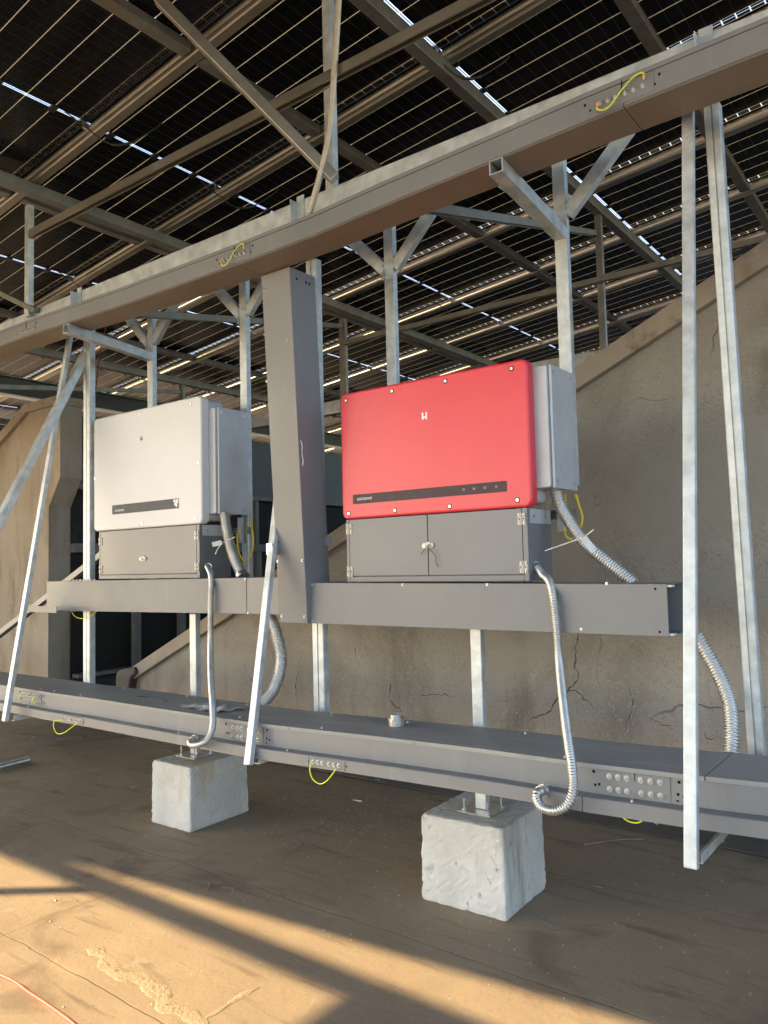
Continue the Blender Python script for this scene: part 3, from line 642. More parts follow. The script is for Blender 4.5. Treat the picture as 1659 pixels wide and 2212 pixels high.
# middle trays
def mid_tray(x0, x1, zl0, zl1, zr0, zr1, label, y0=3.15, y1=3.372, openend=False):
    t = thing('middle_cable_tray', label, 'cable tray')
    def pl(name, ya, yb, fa, fb, m='grey', xa=None, xb=None):
        xa = x0 if xa is None else xa; xb = x1 if xb is None else xb
        q = MB(); zl = lambda f: zl0+(zl1-zl0)*f; zr_ = lambda f: zr0+(zr1-zr0)*f
        def zz(x, f): k = (x-x0)/(x1-x0); return zl(f)*(1-k)+zr_(f)*k
        q.add([(xa, ya, zz(xa, fa)), (xb, ya, zz(xb, fa)), (xb, yb, zz(xb, fa)), (xa, yb, zz(xa, fa)), (xa, ya, zz(xa, fb)), (xb, ya, zz(xb, fb)), (xb, yb, zz(xb, fb)), (xa, yb, zz(xa, fb))],
              [(0,3,2,1),(4,5,6,7),(0,1,5,4),(1,2,6,5),(2,3,7,6),(3,0,4,7)])
        return q.build(name, M[m], t, bevel=.0015, seg=1)
    pl('front_cover', y0, y0+.0025, 0, 1)
    pl('back_plate', y1-.0025, y1, .0, 1)
    pl('top_flange', y0+.003, y1-.003, .985, .997, 'grey'); pl('bottom_flange', y0+.003, y1-.003, .003, .015, 'grey')
    pl('inner_lip', y0+.004, y0+.04, .94, .984, 'alu', xb=x1+.02); pl('inner_lip', y0+.004, y0+.04, .016, .06, 'alu', xb=x1+.02)
    return t
mr = mid_tray(-2.925, -.984, 1.279, 1.499, 1.279, 1.487, 'grey rectangular tray below the red inverter with an open right end')
ml = mid_tray(-5.607, -3.13, 1.299, 1.519, 1.322, 1.532, 'grey rectangular tray below the white inverter with a seam near its right end')
for x, z in ((-2.89, 1.49), (-2.89, 1.292), (-2.28, 1.488), (-1.80, 1.487), (-1.35, 1.297), (-1.23, 1.49)): bolt((x, 3.149, z), (0, -1, 0), mr, .0055, 'screw')
for x, z in ((-1.03, 1.468), (-1.02, 1.297)): MB().cyl((x, 3.1488, z), (0, 1, 0), .005, .001, 10).build('hole', M['hole'], mr)
for x, z in ((-5.42, 1.305), (-5.57, 1.33), (-3.66, 1.322), (-3.40, 1.324), (-3.22, 1.325), (-3.42, 1.522)): bolt((x, 3.149, z), (0, -1, 0), ml, .0055, 'screw')
MB().box(-3.412, -3.409, 3.1488, 3.1495, 1.322, 1.53).build('seam', M['hole'], ml)
for k in range(7): bolt((-5.28+k*.045, 3.175, 1.523), (0, 0, 1), ml, .008)
wire([(-5.30, 3.17, 1.297), (-5.24, 3.165, 1.262), (-5.14, 3.165, 1.25), (-5.04, 3.165, 1.272), (-4.98, 3.17, 1.303)], .0029, 'gy', 'ground_wire', ml)
for i in range(9): bolt((-2.98+i*.0, 0, -50), (0, 0, 1), ml) if False else None

# tall duct
t = thing('vertical_duct', 'tall grey cable duct linking the upper tray to the middle trays', 'duct')
def duct(p, ya0, ya1, z0, z1, xb0, xb1, xt0, xt1, yb, yt, d, name, m='grey', bv=.003):
    q = MB(); q.add([(xb0, yb, z0), (xb1, yb, z0), (xb1, yb+d, z0), (xb0, yb+d, z0), (xt0, yt, z1), (xt1, yt, z1), (xt1, yt+d, z1), (xt0, yt+d, z1)],
          [(0,3,2,1),(4,5,6,7),(0,1,5,4),(1,2,6,5),(2,3,7,6),(3,0,4,7)]); return q.build(name, M[m], p, bevel=bv)
duct(t, 0, 0, 1.278, 3.188, -3.118, -2.907, -3.035, -2.820, 3.125, 2.94, .20, 'casing')
for u_, dx in ((.02, .02), (.02, .19), (.18, .01), (.18, .195), (.80, .17), (.70, -.0), (.96, .02)):
    x = -3.118+(.083*u_)+dx; bolt((x, 3.125-.185*u_-.0005, 1.278+1.91*u_), (0, -1, 0), t, .006, 'screw')
for a, b in ((.03, .0), (.13, .0), (.105, .0)): 
    MB().box(-2.8235, -2.8205, 2.96+a, 2.97+a, 3.13, 3.142).build('hole', M['hole'], t)
MB().box(-2.895, -2.84, 3.26, 3.265, 1.70, 1.75).build('fixing_tab', M['grey'], t)
q = MB(); q.tube(smooth_path([(-2.862, 3.047, 2.27), (-2.858, 3.055, 2.24), (-2.866, 3.06, 2.20), (-2.860, 3.062, 2.16), (-2.868, 3.064, 2.13)], 5), .0028, 6)
q.build('sealant_smear', M['paper'], t)

# lower tray
LO = [(-9.5, .79), (-7.5, .79), (-5.33, .797), (-4.93, .795), (-4.4, .800), (-3.69, .799), (-3.06, .799), (-2.8, .804), (-2.17, .822), (-1.65, .833), (-1.17, .837), (-.84, .846), (-.58, .856), (1.6, .885)]
LOz = lambda x: interp(LO, x)
t = thing('lower_cable_tray', 'wide dusty grey cable tray low above the floor with a narrow front lip', 'cable tray')
def seg(a, b, poly, name, m, bv=0):
    ss = [(a, 0, LOz(a))]+[(x, 0, z) for x, z in LO if a+.02 < x < b-.02]+[(b, 0, LOz(b))]; MB().sweepx(poly, ss).build(name, M[m], t, bevel=bv)
JL = [(-9.5, -5.17), (-5.167, -3.05), (-3.047, -1.02), (-1.017, 1.6)]
for a, b in JL: seg(a, b, [(2.80, -.109), (2.803, -.012), (3.165, -.012), (3.165, -.109)], 'side_wall', 'grey')
for a, b in ((-9.5, -7.2), (-7.197, -4.78), (-4.777, -2.74), (-2.737, -.777), (-.773, 1.6)):
    seg(a, b, [(2.792, -.016), (2.7995, -.016), (2.7995, -.006), (3.168, -.006), (3.168, -.014), (3.172, -.014), (3.172, 0), (2.792, 0)], 'cover', 'grey_top')
for a, b in ((-9.5, -4.52), (-4.517, -2.56), (-2.557, -1.20), (-1.197, 1.6)):
    seg(a, b, [(2.742, -.164), (2.742, -.113), (2.745, -.1095), (3.16, -.1095), (3.16, -.160), (2.80, -.160), (2.80, -.164)], 'lip_channel', 'grey', .0)
def joint(xs, rows, y, dz0, dz1, wires, holes=True):
    h0 = LOz(xs)
    ss = [(xs-.125, 0, LOz(xs-.125)), (xs, 0, h0), (xs+.125, 0, LOz(xs+.125))]
    MB().sweepx([(y-.0028, dz0), (y-.0004, dz0), (y-.0004, dz1), (y-.0028, dz1)], ss).build('joint_plate', M['grey'], t)
    if holes:
        MB().box(xs-.0015, xs+.0015, y-.0035, y-.0030, h0+dz1-.025, h0+dz1+.0).build('joint_gap', M['hole'], t)
    for r_ in rows:
        for dx in (-.095, -.062, -.030, .022, .056, .090): bolt((xs+dx, y-.003, LOz(xs+dx)+r_), (0, -1, 0), t, .0092)
    if holes:
        for dx, dz in ((-.155, -.030), (-.150, -.078), (-.135, -.074), (.155, -.032), (.150, -.074), (.170, -.080), (.148, -.098)):
            x = xs+dx; z = LOz(x)+dz; MB().box(x-.0045, x+.0045, y-.0012, y+.002, z-.0045, z+.0045).build('hole', M['hole'], t)
for xs in (-1.02, -3.05, -5.17):
    joint(xs, (-.040, -.086), 2.8015, -.104, -.022, 0)
def jointl(xs, wired=True):
    y = 2.742; ss = [(xs-.11, 0, LOz(xs-.11)), (xs+.11, 0, LOz(xs+.11))]
    MB().sweepx([(y-.0028, -.160), (y-.0004, -.160), (y-.0004, -.117), (y-.0028, -.117)], ss).build('joint_plate', M['grey'], t)
    for dx in (-.082, -.054, -.026, .016, .046, .076): bolt((xs+dx, y-.003, LOz(xs+dx)-.136), (0, -1, 0), t, .0085)
    for dx in (-.115, .12): MB().cyl((xs+dx, y-.0012, LOz(xs+dx)-.137), (0, 1, 0), .004, .001, 10).build('hole', M['hole'], t)
jointl(-2.445); jointl(-4.56)
zq = LOz(-2.40)
wire([(-2.527, 2.725, zq-.140), (-2.532, 2.72, zq-.175), (-2.515, 2.72, zq-.212), (-2.470, 2.72, zq-.228), (-2.425, 2.72, zq-.206), (-2.390, 2.72, zq-.170), (-2.371, 2.725, zq-.143)], .0029, 'gy', 'ground_wire', t)
zq = LOz(-4.42)
wire([(-4.640, 2.725, zq-.142), (-4.700, 2.70, zq-.150), (-4.715, 2.70, zq-.19), (-4.670, 2.70, zq-.225), (-4.590, 2.70, zq-.21), (-4.520, 2.72, zq-.165), (-4.485, 2.725, zq-.145)], .0029, 'gy', 'ground_wire', t)
zq = LOz(-1.16)
wire([A_(1331, 1738, 2.80), A_(1342, 1761, 2.80), A_(1358, 1774, 2.80), A_(1378, 1777, 2.80), A_(1394, 1766, 2.80), A_(1402, 1748, 2.80)], .0029, 'gy', 'ground_wire', t)
zq = LOz(-5.17)
for dx in (-.09, .085): wire([(-5.17+dx, 2.782, zq-.040), (-5.195+dx, 2.775, zq-.06), (-5.18+dx, 2.782, zq-.088)], .0035, 'gy', 'ground_wire', t)
for x, y in ((-5.1, 2.83), (-4.95, 2.84), (-4.62, 2.83), (-3.95, 3.14), (-4.6, 3.13), (-3.15, 2.85), (-2.55, 2.83), (-2.75, 3.13), (-2.25, 3.12), (-1.30, 2.83), (-1.62, 3.13), (-.9, 3.12), (-3.4, 3.13)):
    bolt((x, y, LOz(x)), (0, 0, 1), t, .006, 'screw')
for x in (-3.55, -3.42, -2.72, -1.02, -5.15): bolt((x, 2.765, LOz(x)-.1093), (0, 0, 1), t, .006, 'screw')

# ------------------------------------------------------------------ inverters and cabinets
def rrect(x0, x1, z0, z1, r, n=6):
    pts = []
    for cx, cz, a in ((x1-r, z1-r, 0), (x0+r, z1-r, 90), (x0+r, z0+r, 180), (x1-r, z0+r, 270)):
        for k in range(n+1): th = R(a+90*k/n); pts.append((cx+r*math.cos(th), cz+r*math.sin(th)))
    return pts
def rbox(mb, x0, x1, z0, z1, r, y0, y1):
    polyY(mb, rrect(x0, x1, z0, z1, r), y0, y1); return mb
def text(s, x, y, z, size, m, parent, name, wfac=1.0):
    cu = bpy.data.curves.new('txt', 'FONT'); cu.body = s; cu.size = size; cu.extrude = .0003; cu.space_character = 1.02
    o = bpy.data.objects.new('txt', cu); col.objects.link(o); dg = bpy.context.evaluated_depsgraph_get(); dg.update()
    me = bpy.data.meshes.new_from_object(o.evaluated_get(dg)); bpy.data.objects.remove(o)
    ob = bpy.data.objects.new(name, me); me.materials.clear(); me.materials.append(m); col.objects.link(ob); ob.parent = parent
    ob.location = (x, y, z); ob.rotation_euler = (R(90), 0, 0); ob.scale = (wfac, 1, 1); return ob
def logo(x, z, y, s, parent, m):
    q = MB()
    # two uprights leaning into a central notch: a rounded letter W mark
    for pts in ([(0, 0), (0, 1), (.27, 1), (.27, .38), (.36, .50), (.50, .36), (.50, .30), (.36, .12), (.25, 0)], [(1.0, 1), (1.0, 0), (.75, 0), (.64, .12), (.50, .305), (.50, .36), (.64, .50), (.73, .38), (.73, 1)]):
        polyY(q, [(x+a*s*.86, z+b*s) for a, b in pts], y-.0008, y-.0001)
    q.build('logo', m, parent)
def screwhead(x, y, z, parent, rec=True, m='red'):
    if rec: MB().cyl((x, y-.0006, z), (0, 1, 0), .0125, .001, 20).build('screw_recess', M['hole'] if m == 'red' else M['alu'], parent)
    o = MB(); o.cyl((x, y-.0030, z), (0, 1, 0), .0078, .0022, 14); o.cyl((x, y-.0034, z), (0, 1, 0), .0035, .0006, 6); o.build('screw', M['steel'], parent)

def inverter(colr, x0, x1, z0, z1, label, bx0, bx1, bz0, bz1, stripm, strip, lg, txt, screws, depth):
    t = thing('solar_inverter', label, 'inverter')
    f = MB(); rbox(f, x0, x1, z0, z1, .035, 3.21, 3.275); f.build('front_cover', M[colr], t, bevel=.012, seg=4)
    b = MB(); rbox(b, x0+.02, x1-.012, z0+.02, z1-.01, .03, 3.276, 3.40); b.build('body', M['alu'], t, bevel=.004)
    fn = MB()
    nf = int((x1-x0-.12)/.018)
    for k in range(nf): fn.box(x0+.06+k*.018, x0+.063+k*.018, 3.401, 3.52, z0+.06, z1-.045)
    fn.build('heat_sink', M['alu'], t)
    s = MB(); polyY(s, rrect(strip[0], strip[1], strip[2], strip[3], .004), 3.2085, 3.2099); s.build('display_strip', M[stripm], t)
    sb = MB(); rbox(sb, bx0, bx1, bz0, bz1, .012, 3.27, 3.505); sb.build('wiring_box', M['alu'], t, bevel=.004)
    cv = MB().add([(bx1+.001, 3.285, bz0-.004), (bx1+.016, 3.285, bz0-.004), (bx1+.016, 3.54, bz0-.004), (bx1+.001, 3.54, bz0-.004), (bx1+.001, 3.285, bz1+.004), (bx1+.016, 3.285, bz1+.004), (bx1+.016, 3.54, bz1+.004), (bx1+.001, 3.54, bz1+.004)],
         [(0,3,2,1),(4,5,6,7),(0,1,5,4),(1,2,6,5),(2,3,7,6),(3,0,4,7)]).build('wiring_cover', M['alu'], t, bevel=.006, seg=3)
    for yy in (3.31, 3.50):
        for zz in (bz0+.03, bz1-.03):
            o = MB(); o.cyl((bx1+.0155, yy, zz), (1, 0, 0), .009, .0015, 16); o.cyl((bx1+.017, yy, zz), (1, 0, 0), .005, .0015, 6); o.build('screw', M['steel'], t)
    for x, z in screws: screwhead(x, 3.21, z, t, True, colr)
    lx, lz, ls = lg; logo(lx, lz, 3.2098, ls, t, M['print'] if colr == 'red' else M['strip'])
    text('GOODWE', txt[0], 3.2083, txt[1], txt[2], M['print'], t, 'lettering', txt[3])
    return t
iv = inverter('red', -2.717, -1.588, 1.838, 2.524, 'large bright red solar inverter with dark lower strip and white mark', -1.612, -1.521, 1.925, 2.492, 'strip_r',
         (-2.638, -1.712, 1.915, 1.966), (-2.178, 2.312, .037), (-2.608, 1.934, .0185, 1.15),
         [(-2.672, 2.483), (-2.361, 2.487), (-2.032, 2.487), (-1.667, 2.487), (-2.67, 1.868), (-2.36, 1.866), (-2.028, 1.866), (-1.66, 1.872)], .2)
# four little status icons on the red strip
for k, x in enumerate((-1.945, -1.888, -1.828, -1.767)):
    pts = [(x+.0055*math.cos(a*.3927), 3.2078, 1.9415+.0055*math.sin(a*.3927)) for a in range(17)]
    q = MB(); q.tube(pts, .0009, 5, caps=False)
    if k == 1: q.cyl((x, 3.2076, 1.9415), (0, 1, 0), .0028, .0008, 10)
    if k != 1: q.box(x-.0006, x+.0006, 3.2074, 3.2082, 1.940, 1.949)
    q.build('status_icon', M['alu'], iv)
iw = inverter('white', -5.078, -3.875, 1.874, 2.697, 'white solar inverter with a peeling dark strip, left of the tall duct', -3.93, -3.815, 1.937, 2.618, 'strip',
         (-4.845, -4.105, 1.985, 2.050), (-4.515, 2.475, .028), (-4.815, 2.003, .0205, 1.15),
         [(-5.015, 2.66), (-4.52, 2.66), (-3.975, 2.655), (-5.06, 2.26), (-3.905, 2.262), (-5.0, 1.905), (-4.50, 1.905), (-3.945, 1.91)], .2)
q = MB()
for a, b, c_, d_ in ((-4.16, -4.14, 2.045, 2.03), (-4.15, -4.135, 2.04, 2.005), (-4.13, -4.11, 2.045, 2.02), (-4.135, -4.12, 2.02, 1.995)): q.box(a, b, 3.2080, 3.2084, d_, c_)
q.build('peeled_film', M['print'], iw)
MB().box(-3.846, -3.79, 3.30, 3.302, 1.885, 1.90).build('rating_label', M['plastic'], iw) if False else None

def hinge(x, z, y, p):
    h = MB().box(x-.020, x-.003, y-.003, y-.0002, z-.028, z+.028); h.box(x+.003, x+.020, y-.003, y-.0002, z-.028, z+.028); h.cyl((x, y-.003, z-.028), (0, 0, 1), .0042, .056, 10)
    o = h.build('hinge', M['hinge'], p)
    for sx in (-1, 1):
        for sz in (-1, 0, 1):
            if sz == 0: MB().cyl((x+sx*.012, y-.0040, z), (0, 1, 0), .0035, .0008, 8).build('hinge_hole', M['hole'], o)
            else: MB().tube([(x+sx*.012, y-.0030, z+sz*.019), (x+sx*.012, y-.0055, z+sz*.019), (x+sx*.012, y-.0068, z+sz*.019)], 0, 10, rf=lambda i: (.0055, .005, .002)[i]).build('rivet', M['steel'], o)
def latch(x, z, y, p):
    q = MB(); polyY(q, [(x-.040, z), (x-.033, z+.014), (x-.012, z+.014), (x-.010, z+.018), (x+.004, z+.020), (x+.012, z+.016), (x+.028, z+.013), (x+.034, z+.002), (x+.026, z-.012), (x+.008, z-.013), (x-.010, z-.013), (x-.033, z-.013)], y-.006, y-.0005)
    q.tube([(x-.002, y-.012, z-.006), (x+.004, y-.018, z), (x+.010, y-.012, z+.006)], .003, 6)
    o = q.build('latch', M['hinge'], p)
    MB().cyl((x-.026, y-.009, z), (0, 1, 0), .006, .003, 10).build('rivet', M['steel'], o)
def cabinet(x0, x1, z0, z1, y0, y1, doors, hinges, lat, label):
    t = thing('connection_cabinet', label, 'cabinet')
    c_ = MB().box(x0, x1, y0+.018, y1, z0, z1); c_.build('casing', M['cab'], t, bevel=.003)
    # frame round the doors
    MB().box(x0, x0+.020, y0, y0+.0175, z0, z1).build('frame', M['cab'], t, bevel=.002)
    MB().box(x1-.026, x1, y0, y0+.0175, z0, z1).build('frame', M['cab'], t, bevel=.002)
    MB().box(x0+.0205, x1-.0265, y0, y0+.0175, z0, z0+.028).build('frame', M['cab'], t, bevel=.002)
    for a, b in doors: MB().box(a+.0022, b-.0022, y0-.001, y0+.015, z0+.031, z1-.002).build('door', M['cab'], t, bevel=.002)
    for x, z in hinges: hinge(x, z, y0-.0012, t)
    latch(lat[0], lat[1], y0-.0012, t); return t
cr = cabinet(-2.700, -1.620, 1.500, 1.836, 3.222, 3.470, [(-2.680, -2.170), (-2.170, -1.646)], [(-2.679, 1.785), (-2.677, 1.556), (-1.648, 1.785), (-1.646, 1.564)], (-2.165, 1.678),
        'dark grey two door cabinet on the tray under the red inverter')
cw = cabinet(-5.028, -3.918, 1.530, 1.872, 3.222, 3.484, [(-5.008, -3.944)], [(-5.006, 1.80), (-5.002, 1.60), (-3.944, 1.800), (-3.942, 1.60)], (-4.50, 1.664),
        'dark grey single door cabinet on the tray under the white inverter')
MB().tube(smooth_path([(-2.160, 3.20, 1.675), (-2.18, 3.205, 1.66), (-2.205, 3.21, 1.64)], 5), .0018, 6).build('tie_wire', M['black'], cr)
MB().tube(smooth_path([(-2.160, 3.20, 1.675), (-2.14, 3.205, 1.65), (-2.115, 3.205, 1.625), (-2.12, 3.21, 1.60), (-2.105, 3.21, 1.572)], 5), .0018, 6).build('tie_wire', M['black'], cr)
MB().box(-1.6195, -1.617, 3.245, 3.46, 1.765, 1.832).build('side_plate', M['alu'], cr); MB().box(-3.9175, -3.915, 3.245, 3.46, 1.80, 1.868).build('side_plate', M['alu'], cw)
for p_, x, z in ((cr, -1.617, 1.80), (cw, -3.915, 1.835)):
    for y in (3.28, 3.40): MB().cyl((x, y, z), (1, 0, 0), .007, .006, 8).build('screw', M['steel'], p_)
# bracket rail and lugs behind the side boxes
def lugrail(x, z, label):
    t = thing('mounting_rail', label, 'rail'); MB().box(x, x+.17, 3.525, 3.543, z, z+.045).build('rail', M['galv_dark'], t); MB().box(x+.09, x+.125, 3.50, 3.5245, z-.06, z+.11).build('strap', M['alu'], t)
    for k in range(4): MB().cyl((x+.02+k*.018, 3.524, z+.022), (0, -1, 0), .004, .004, 8).build('rivet', M['steel'], t)
    return t
lugrail(-3.96, 1.81, 'horizontal mounting rail showing below the side box of the white inverter')
lugrail(-1.69, 1.79, 'horizontal mounting rail showing below the side box of the red inverter')

# ------------------------------------------------------------------ flexible conduits
def conduit(pts, r, label, m='conduit', pitch=.0125, amp=.24, fit0=None, fit1=None, nn=14):
    t = thing('flexible_conduit', label, 'conduit')
    P_ = resample(smooth_path(pts, 24), pitch/4)
    MB().tube(P_, r, nn, True, True, rf=lambda i: r*(1+amp*(.35, .0, -1, .0)[i % 4])).build('ribbed_tube', M[m], t)
    for f, i in ((fit0, 0), (fit1, -1)):
        if f:
            a = P_[0] if i == 0 else P_[-1]; b = P_[12] if i == 0 else P_[-13]; d = (b-a).normalized()
            q = MB(); q.cyl(a-d*.004, d, r*1.22, .026, 20); q.cyl(a-d*.012, d, r*1.42, .010, 8); q.build('end_fitting', M['steel'], t)
    return t
A_ = atY
conduit([A_(484, 1108, 3.33), A_(489, 1140, 3.33), A_(499, 1185, 3.33), A_(511, 1218, 3.31), A_(524, 1246, 3.29)], .031, 'ribbed conduit curving from the side box of the white inverter to the tray', fit1=True)
conduit([(-3.917, 3.29, 1.60), A_(449, 1225, 3.23), A_(455, 1239, 3.165), A_(456.5, 1264, 3.13), A_(455.5, 1290, 3.122), A_(454.5, 1380, 3.10), A_(456, 1470, 2.90), A_(460, 1530, 2.78), A_(459, 1572, 2.72), A_(448, 1597, 2.69), A_(432, 1607, 2.67), A_(416, 1609, 2.68), A_(411, 1603, 2.70), A_(420, 1597, 2.735)], .0175, 'thin shiny conduit hanging from the cabinet under the white inverter', fit0=True, fit1=True, pitch=.0105, nn=12)
conduit([A_(576, 1322, 3.28), A_(592, 1352, 3.28), A_(604, 1395, 3.28), A_(608, 1425, 3.28), A_(602, 1462, 3.27), A_(588, 1495, 3.25), A_(566, 1522, 3.21)], .034, 'fat ribbed conduit bulging out below the tray left of the tall duct', fit1=False)
conduit([A_(1199, 1052, 3.40), A_(1210, 1092, 3.40), A_(1232, 1130, 3.395), A_(1262, 1172, 3.39), A_(1300, 1205, 3.385), A_(1335, 1233, 3.385), A_(1372, 1262, 3.385)], .029, 'fat shiny conduit sweeping down right from the red inverter side box')
conduit([(-1.620, 3.29, 1.568), A_(1172, 1241, 3.25), A_(1184, 1252, 3.19), A_(1192, 1274, 3.145), A_(1196, 1300, 3.12), A_(1202, 1350, 3.12), A_(1207, 1420, 3.10), A_(1217, 1520, 2.92), A_(1227, 1600, 2.79), A_(1236, 1660, 2.72), A_(1238, 1705, 2.69), A_(1226, 1737, 2.67), A_(1200, 1751, 2.66), A_(1172, 1745, 2.665), A_(1160, 1728, 2.68), A_(1161, 1713, 2.70), A_(1172, 1708, 2.738)], .0175, 'thin shiny conduit looping from the cabinet under the red inverter to the lower tray', fit0=True, fit1=True, pitch=.0105, nn=12)
conduit([A_(1506, 1372, 3.30), A_(1522, 1402, 3.30), A_(1542, 1438, 3.30), A_(1562, 1480, 3.29), A_(1576, 1520, 3.27), A_(1581, 1570, 3.23), A_(1580, 1628, 3.20)], .028, 'fat ribbed conduit behind the rightmost strut at the right edge')
conduit([A_(733, -30, 2.90), A_(728, 60, 2.90), A_(722, 150, 2.90), A_(716, 240, 2.90), A_(709, 300, 2.90), A_(696, 360, 2.89), A_(683, 410, 2.88), A_(668, 462, 2.88)], .0165, 'brownish ribbed conduit hanging down to the long beam in the upper middle', m='conduit_old', pitch=.010, amp=.12)

# yellow bonding wires
def yw(pts, label):
    t = thing('bonding_wire', label, 'wire'); MB().tube(smooth_path(pts, 10), .0058, 8).build('wire', M['yellow'], t)
    for p_, q_ in ((pts[0], pts[1]), (pts[-1], pts[-2])):
        p_ = Vector(p_); q_ = Vector(q_); MB().tube([p_, p_.lerp(q_, .5)], .0085, 8).build('lug', M['yellow'], t)
yw([A_(513, 1152, 3.50), A_(513, 1170, 3.48), A_(517, 1195, 3.47), A_(528, 1211, 3.47), A_(541, 1203, 3.48), A_(547, 1175, 3.50), A_(546, 1150, 3.51), A_(541, 1126, 3.52)], 'yellow wire loop between the white inverter and its post')
yw([A_(1219, 1066, 3.50), A_(1221, 1090, 3.50), A_(1219, 1125, 3.49), A_(1222, 1156, 3.49), A_(1236, 1165, 3.50), A_(1251, 1146, 3.51), A_(1258, 1118, 3.52), A_(1250, 1090, 3.52), A_(1243, 1068, 3.52)], 'yellow wire loop beside the conduit of the red inverter')

# cable tags with ties
def cable_tag(c_, w, h, rot, ties, label):
    t = thing('cable_tag', label, 'tag', None, c_); 
    d = Vector((math.cos(rot)*.8, math.cos(rot)*.6*0, math.sin(rot))).normalized(); d = (_r*math.cos(rot)+_u*math.sin(rot)); n_ = -_f; u2 = n_.cross(d)
    def q4(a, b): return d*a+u2*b
    mb = MB(); pts = [(-w/2, -h/2), (w/2-.006, -h/2), (w/2, -h/2+.006), (w/2, h/2-.006), (w/2-.006, h/2), (-w/2, h/2)]
    mb.add([q4(a, b)+n_*.001 for a, b in pts]+[q4(a, b)-n_*.001 for a, b in pts], [tuple(range(6)), tuple(range(11, 5, -1))]+[(i, 6+i, 6+(i+1) % 6, (i+1) % 6) for i in range(6)])
    mb.build('plate', M['plastic'], t)
    for a, b in ties:
        MB().beam(Vector(a)-Vector(c_), Vector(b)-Vector(c_), .0045, .0025, (0, -1, 0)).build('tie', M['plastic'], t)
cc = A_(469, 1174, 3.22)
cable_tag(cc, .062, .030, R(12), [(A_(481, 1172, 3.24), A_(508, 1160, 3.28)), (A_(480, 1173, 3.24), A_(472, 1183, 3.23)), (A_(472, 1183, 3.23), A_(465, 1197, 3.23))], 'pale tag tied to the conduit of the white inverter')
cc = A_(1272, 1176, 3.34)
cable_tag(cc, .085, .030, R(-52), [(A_(1262, 1160, 3.34), A_(1177, 1190, 3.30)), (A_(1258, 1163, 3.34), A_(1282, 1144, 3.33))], 'printed pale tag with a long tie on the conduit of the red inverter')

# ------------------------------------------------------------------ loose items
t = thing('conduit_gland', 'loose steel conduit gland standing on top of the lower tray', 'fitting', None, (-2.245, 3.02, LOz(-2.245)+.001))
q = MB(); q.cyl((0, 0, 0), (0, 0, 1), .036, .030, 24); q.build('body', M['steel'], t, bevel=.003)
q = MB(); q.cyl((0, 0, .0305), (0, 0, 1), .040, .009, 12); q.build('nut', M['steel'], t, bevel=.002)
q = MB(); q.tube([(0, 0, .040), (0, 0, .056)], .031, 24, caps=False); q.tube([(0, 0, .056), (0, 0, .041)], .026, 24, caps=False)
q.add([(.031*math.cos(a*.2618), .031*math.sin(a*.2618), .056) for a in range(24)]+[(.026*math.cos(a*.2618), .026*math.sin(a*.2618), .056) for a in range(24)], [(i, (i+1) % 24, 24+(i+1) % 24, 24+i) for i in range(24)])
q.build('threaded_neck', M['steel'], t)
MB().cyl((0, 0, .045), (0, 0, 1), .0255, .001, 20).build('seal', mat('blue_seal', (.05,.10,.30), None, .5), t)
for k in range(10):
    a = k*.628; MB().box(-.004, .004, .0355, .0375, .004, .027).build('rib', M['steel'], t).rotation_euler = (0, 0, a)
t = thing('plastic_bag', 'flattened clear plastic bag lying on the lower tray', 'bag', None, (-3.50, 2.94, LOz(-3.5)+.002))
mb = MB(); nx, ny = 22, 9; random.seed(11)
H = [[max(0.001, .006+.010*math.sin(i*.9+j*1.3)*random.random()+(.008 if 2 < j < 6 and 3 < i < 18 else 0)) for j in range(ny)] for i in range(nx)]
def bagp(i, j): 
    u_ = i/(nx-1)-.5; v_ = j/(ny-1)-.5; wd = .16*(1 if i > 3 else .7+.1*i)
    return (u_*.36+v_*.05+random.uniform(-.002, .002), v_*wd+random.uniform(-.003, .003), H[i][j])
mb.add([bagp(i, j) for i in range(nx) for j in range(ny)], [(i*ny+j, i*ny+j+1, (i+1)*ny+j+1, (i+1)*ny+j) for i in range(nx-1) for j in range(ny-1)], True)
mb.build('film', M['clear'], t); MB().box(-.10, .12, -.03, .02, .001, .006).build('contents', M['black'], t)
tag(MB().tube(smooth_path([(-4.22, 2.97, LOz(-4.2)+.003), (-4.12, 3.0, LOz(-4.1)+.003), (-4.0, 2.99, LOz(-4.0)+.003), (-3.90, 2.94, LOz(-3.9)+.003)], 6), .003, 6).build('wire_offcut', M['black']), 'short black wire offcut curved on the lower tray', 'wire')
# plastic strip with teeth at left
t = thing('conduit_offcut', 'short offcut of shiny ribbed conduit lying on the floor at the left edge', 'conduit')
a = atZ(-30, 1664, .03); b = atZ(62, 1641, .03); P_ = resample([a, b], .004)
MB().tube(P_, .028, 14, True, True, rf=lambda i: .024*(1+.16*(1, .3, -1, .3)[i % 4])).build('ribbed_tube', M['conduit'], t)
t = thing('cigarette_butt', 'cigarette end lying on the floor between the two concrete blocks', 'litter')
a = atZ(762, 1728, .005); b = atZ(770, 1729, .005); c_ = atZ(781, 1731, .005)
MB().cyl(a, b-a, .0042, (b-a).length, 10).build('filter', M['filter'], t); MB().cyl(b, c_-b, .004, (c_-b).length, 10).build('paper', M['paper'], t)
def leafat(px, py, s, label):
    p_ = atZ(px, py, .004); random.seed(int(px)); pts = []
    for k in range(14):
        a = k/14*2*math.pi; rr = s*(.55+.45*abs(math.sin(a*1.5)))*random.uniform(.75, 1.1); pts.append((rr*math.cos(a)*1.3, rr*math.sin(a), random.uniform(0, .006)))
    mb = MB(); mb.add([(0, 0, .004)]+pts, [(0, 1+i, 1+(i+1) % 14) for i in range(14)]); o = mb.build('dry_leaf', M['leaf'], loc=p_); tag(o, label, 'leaf')
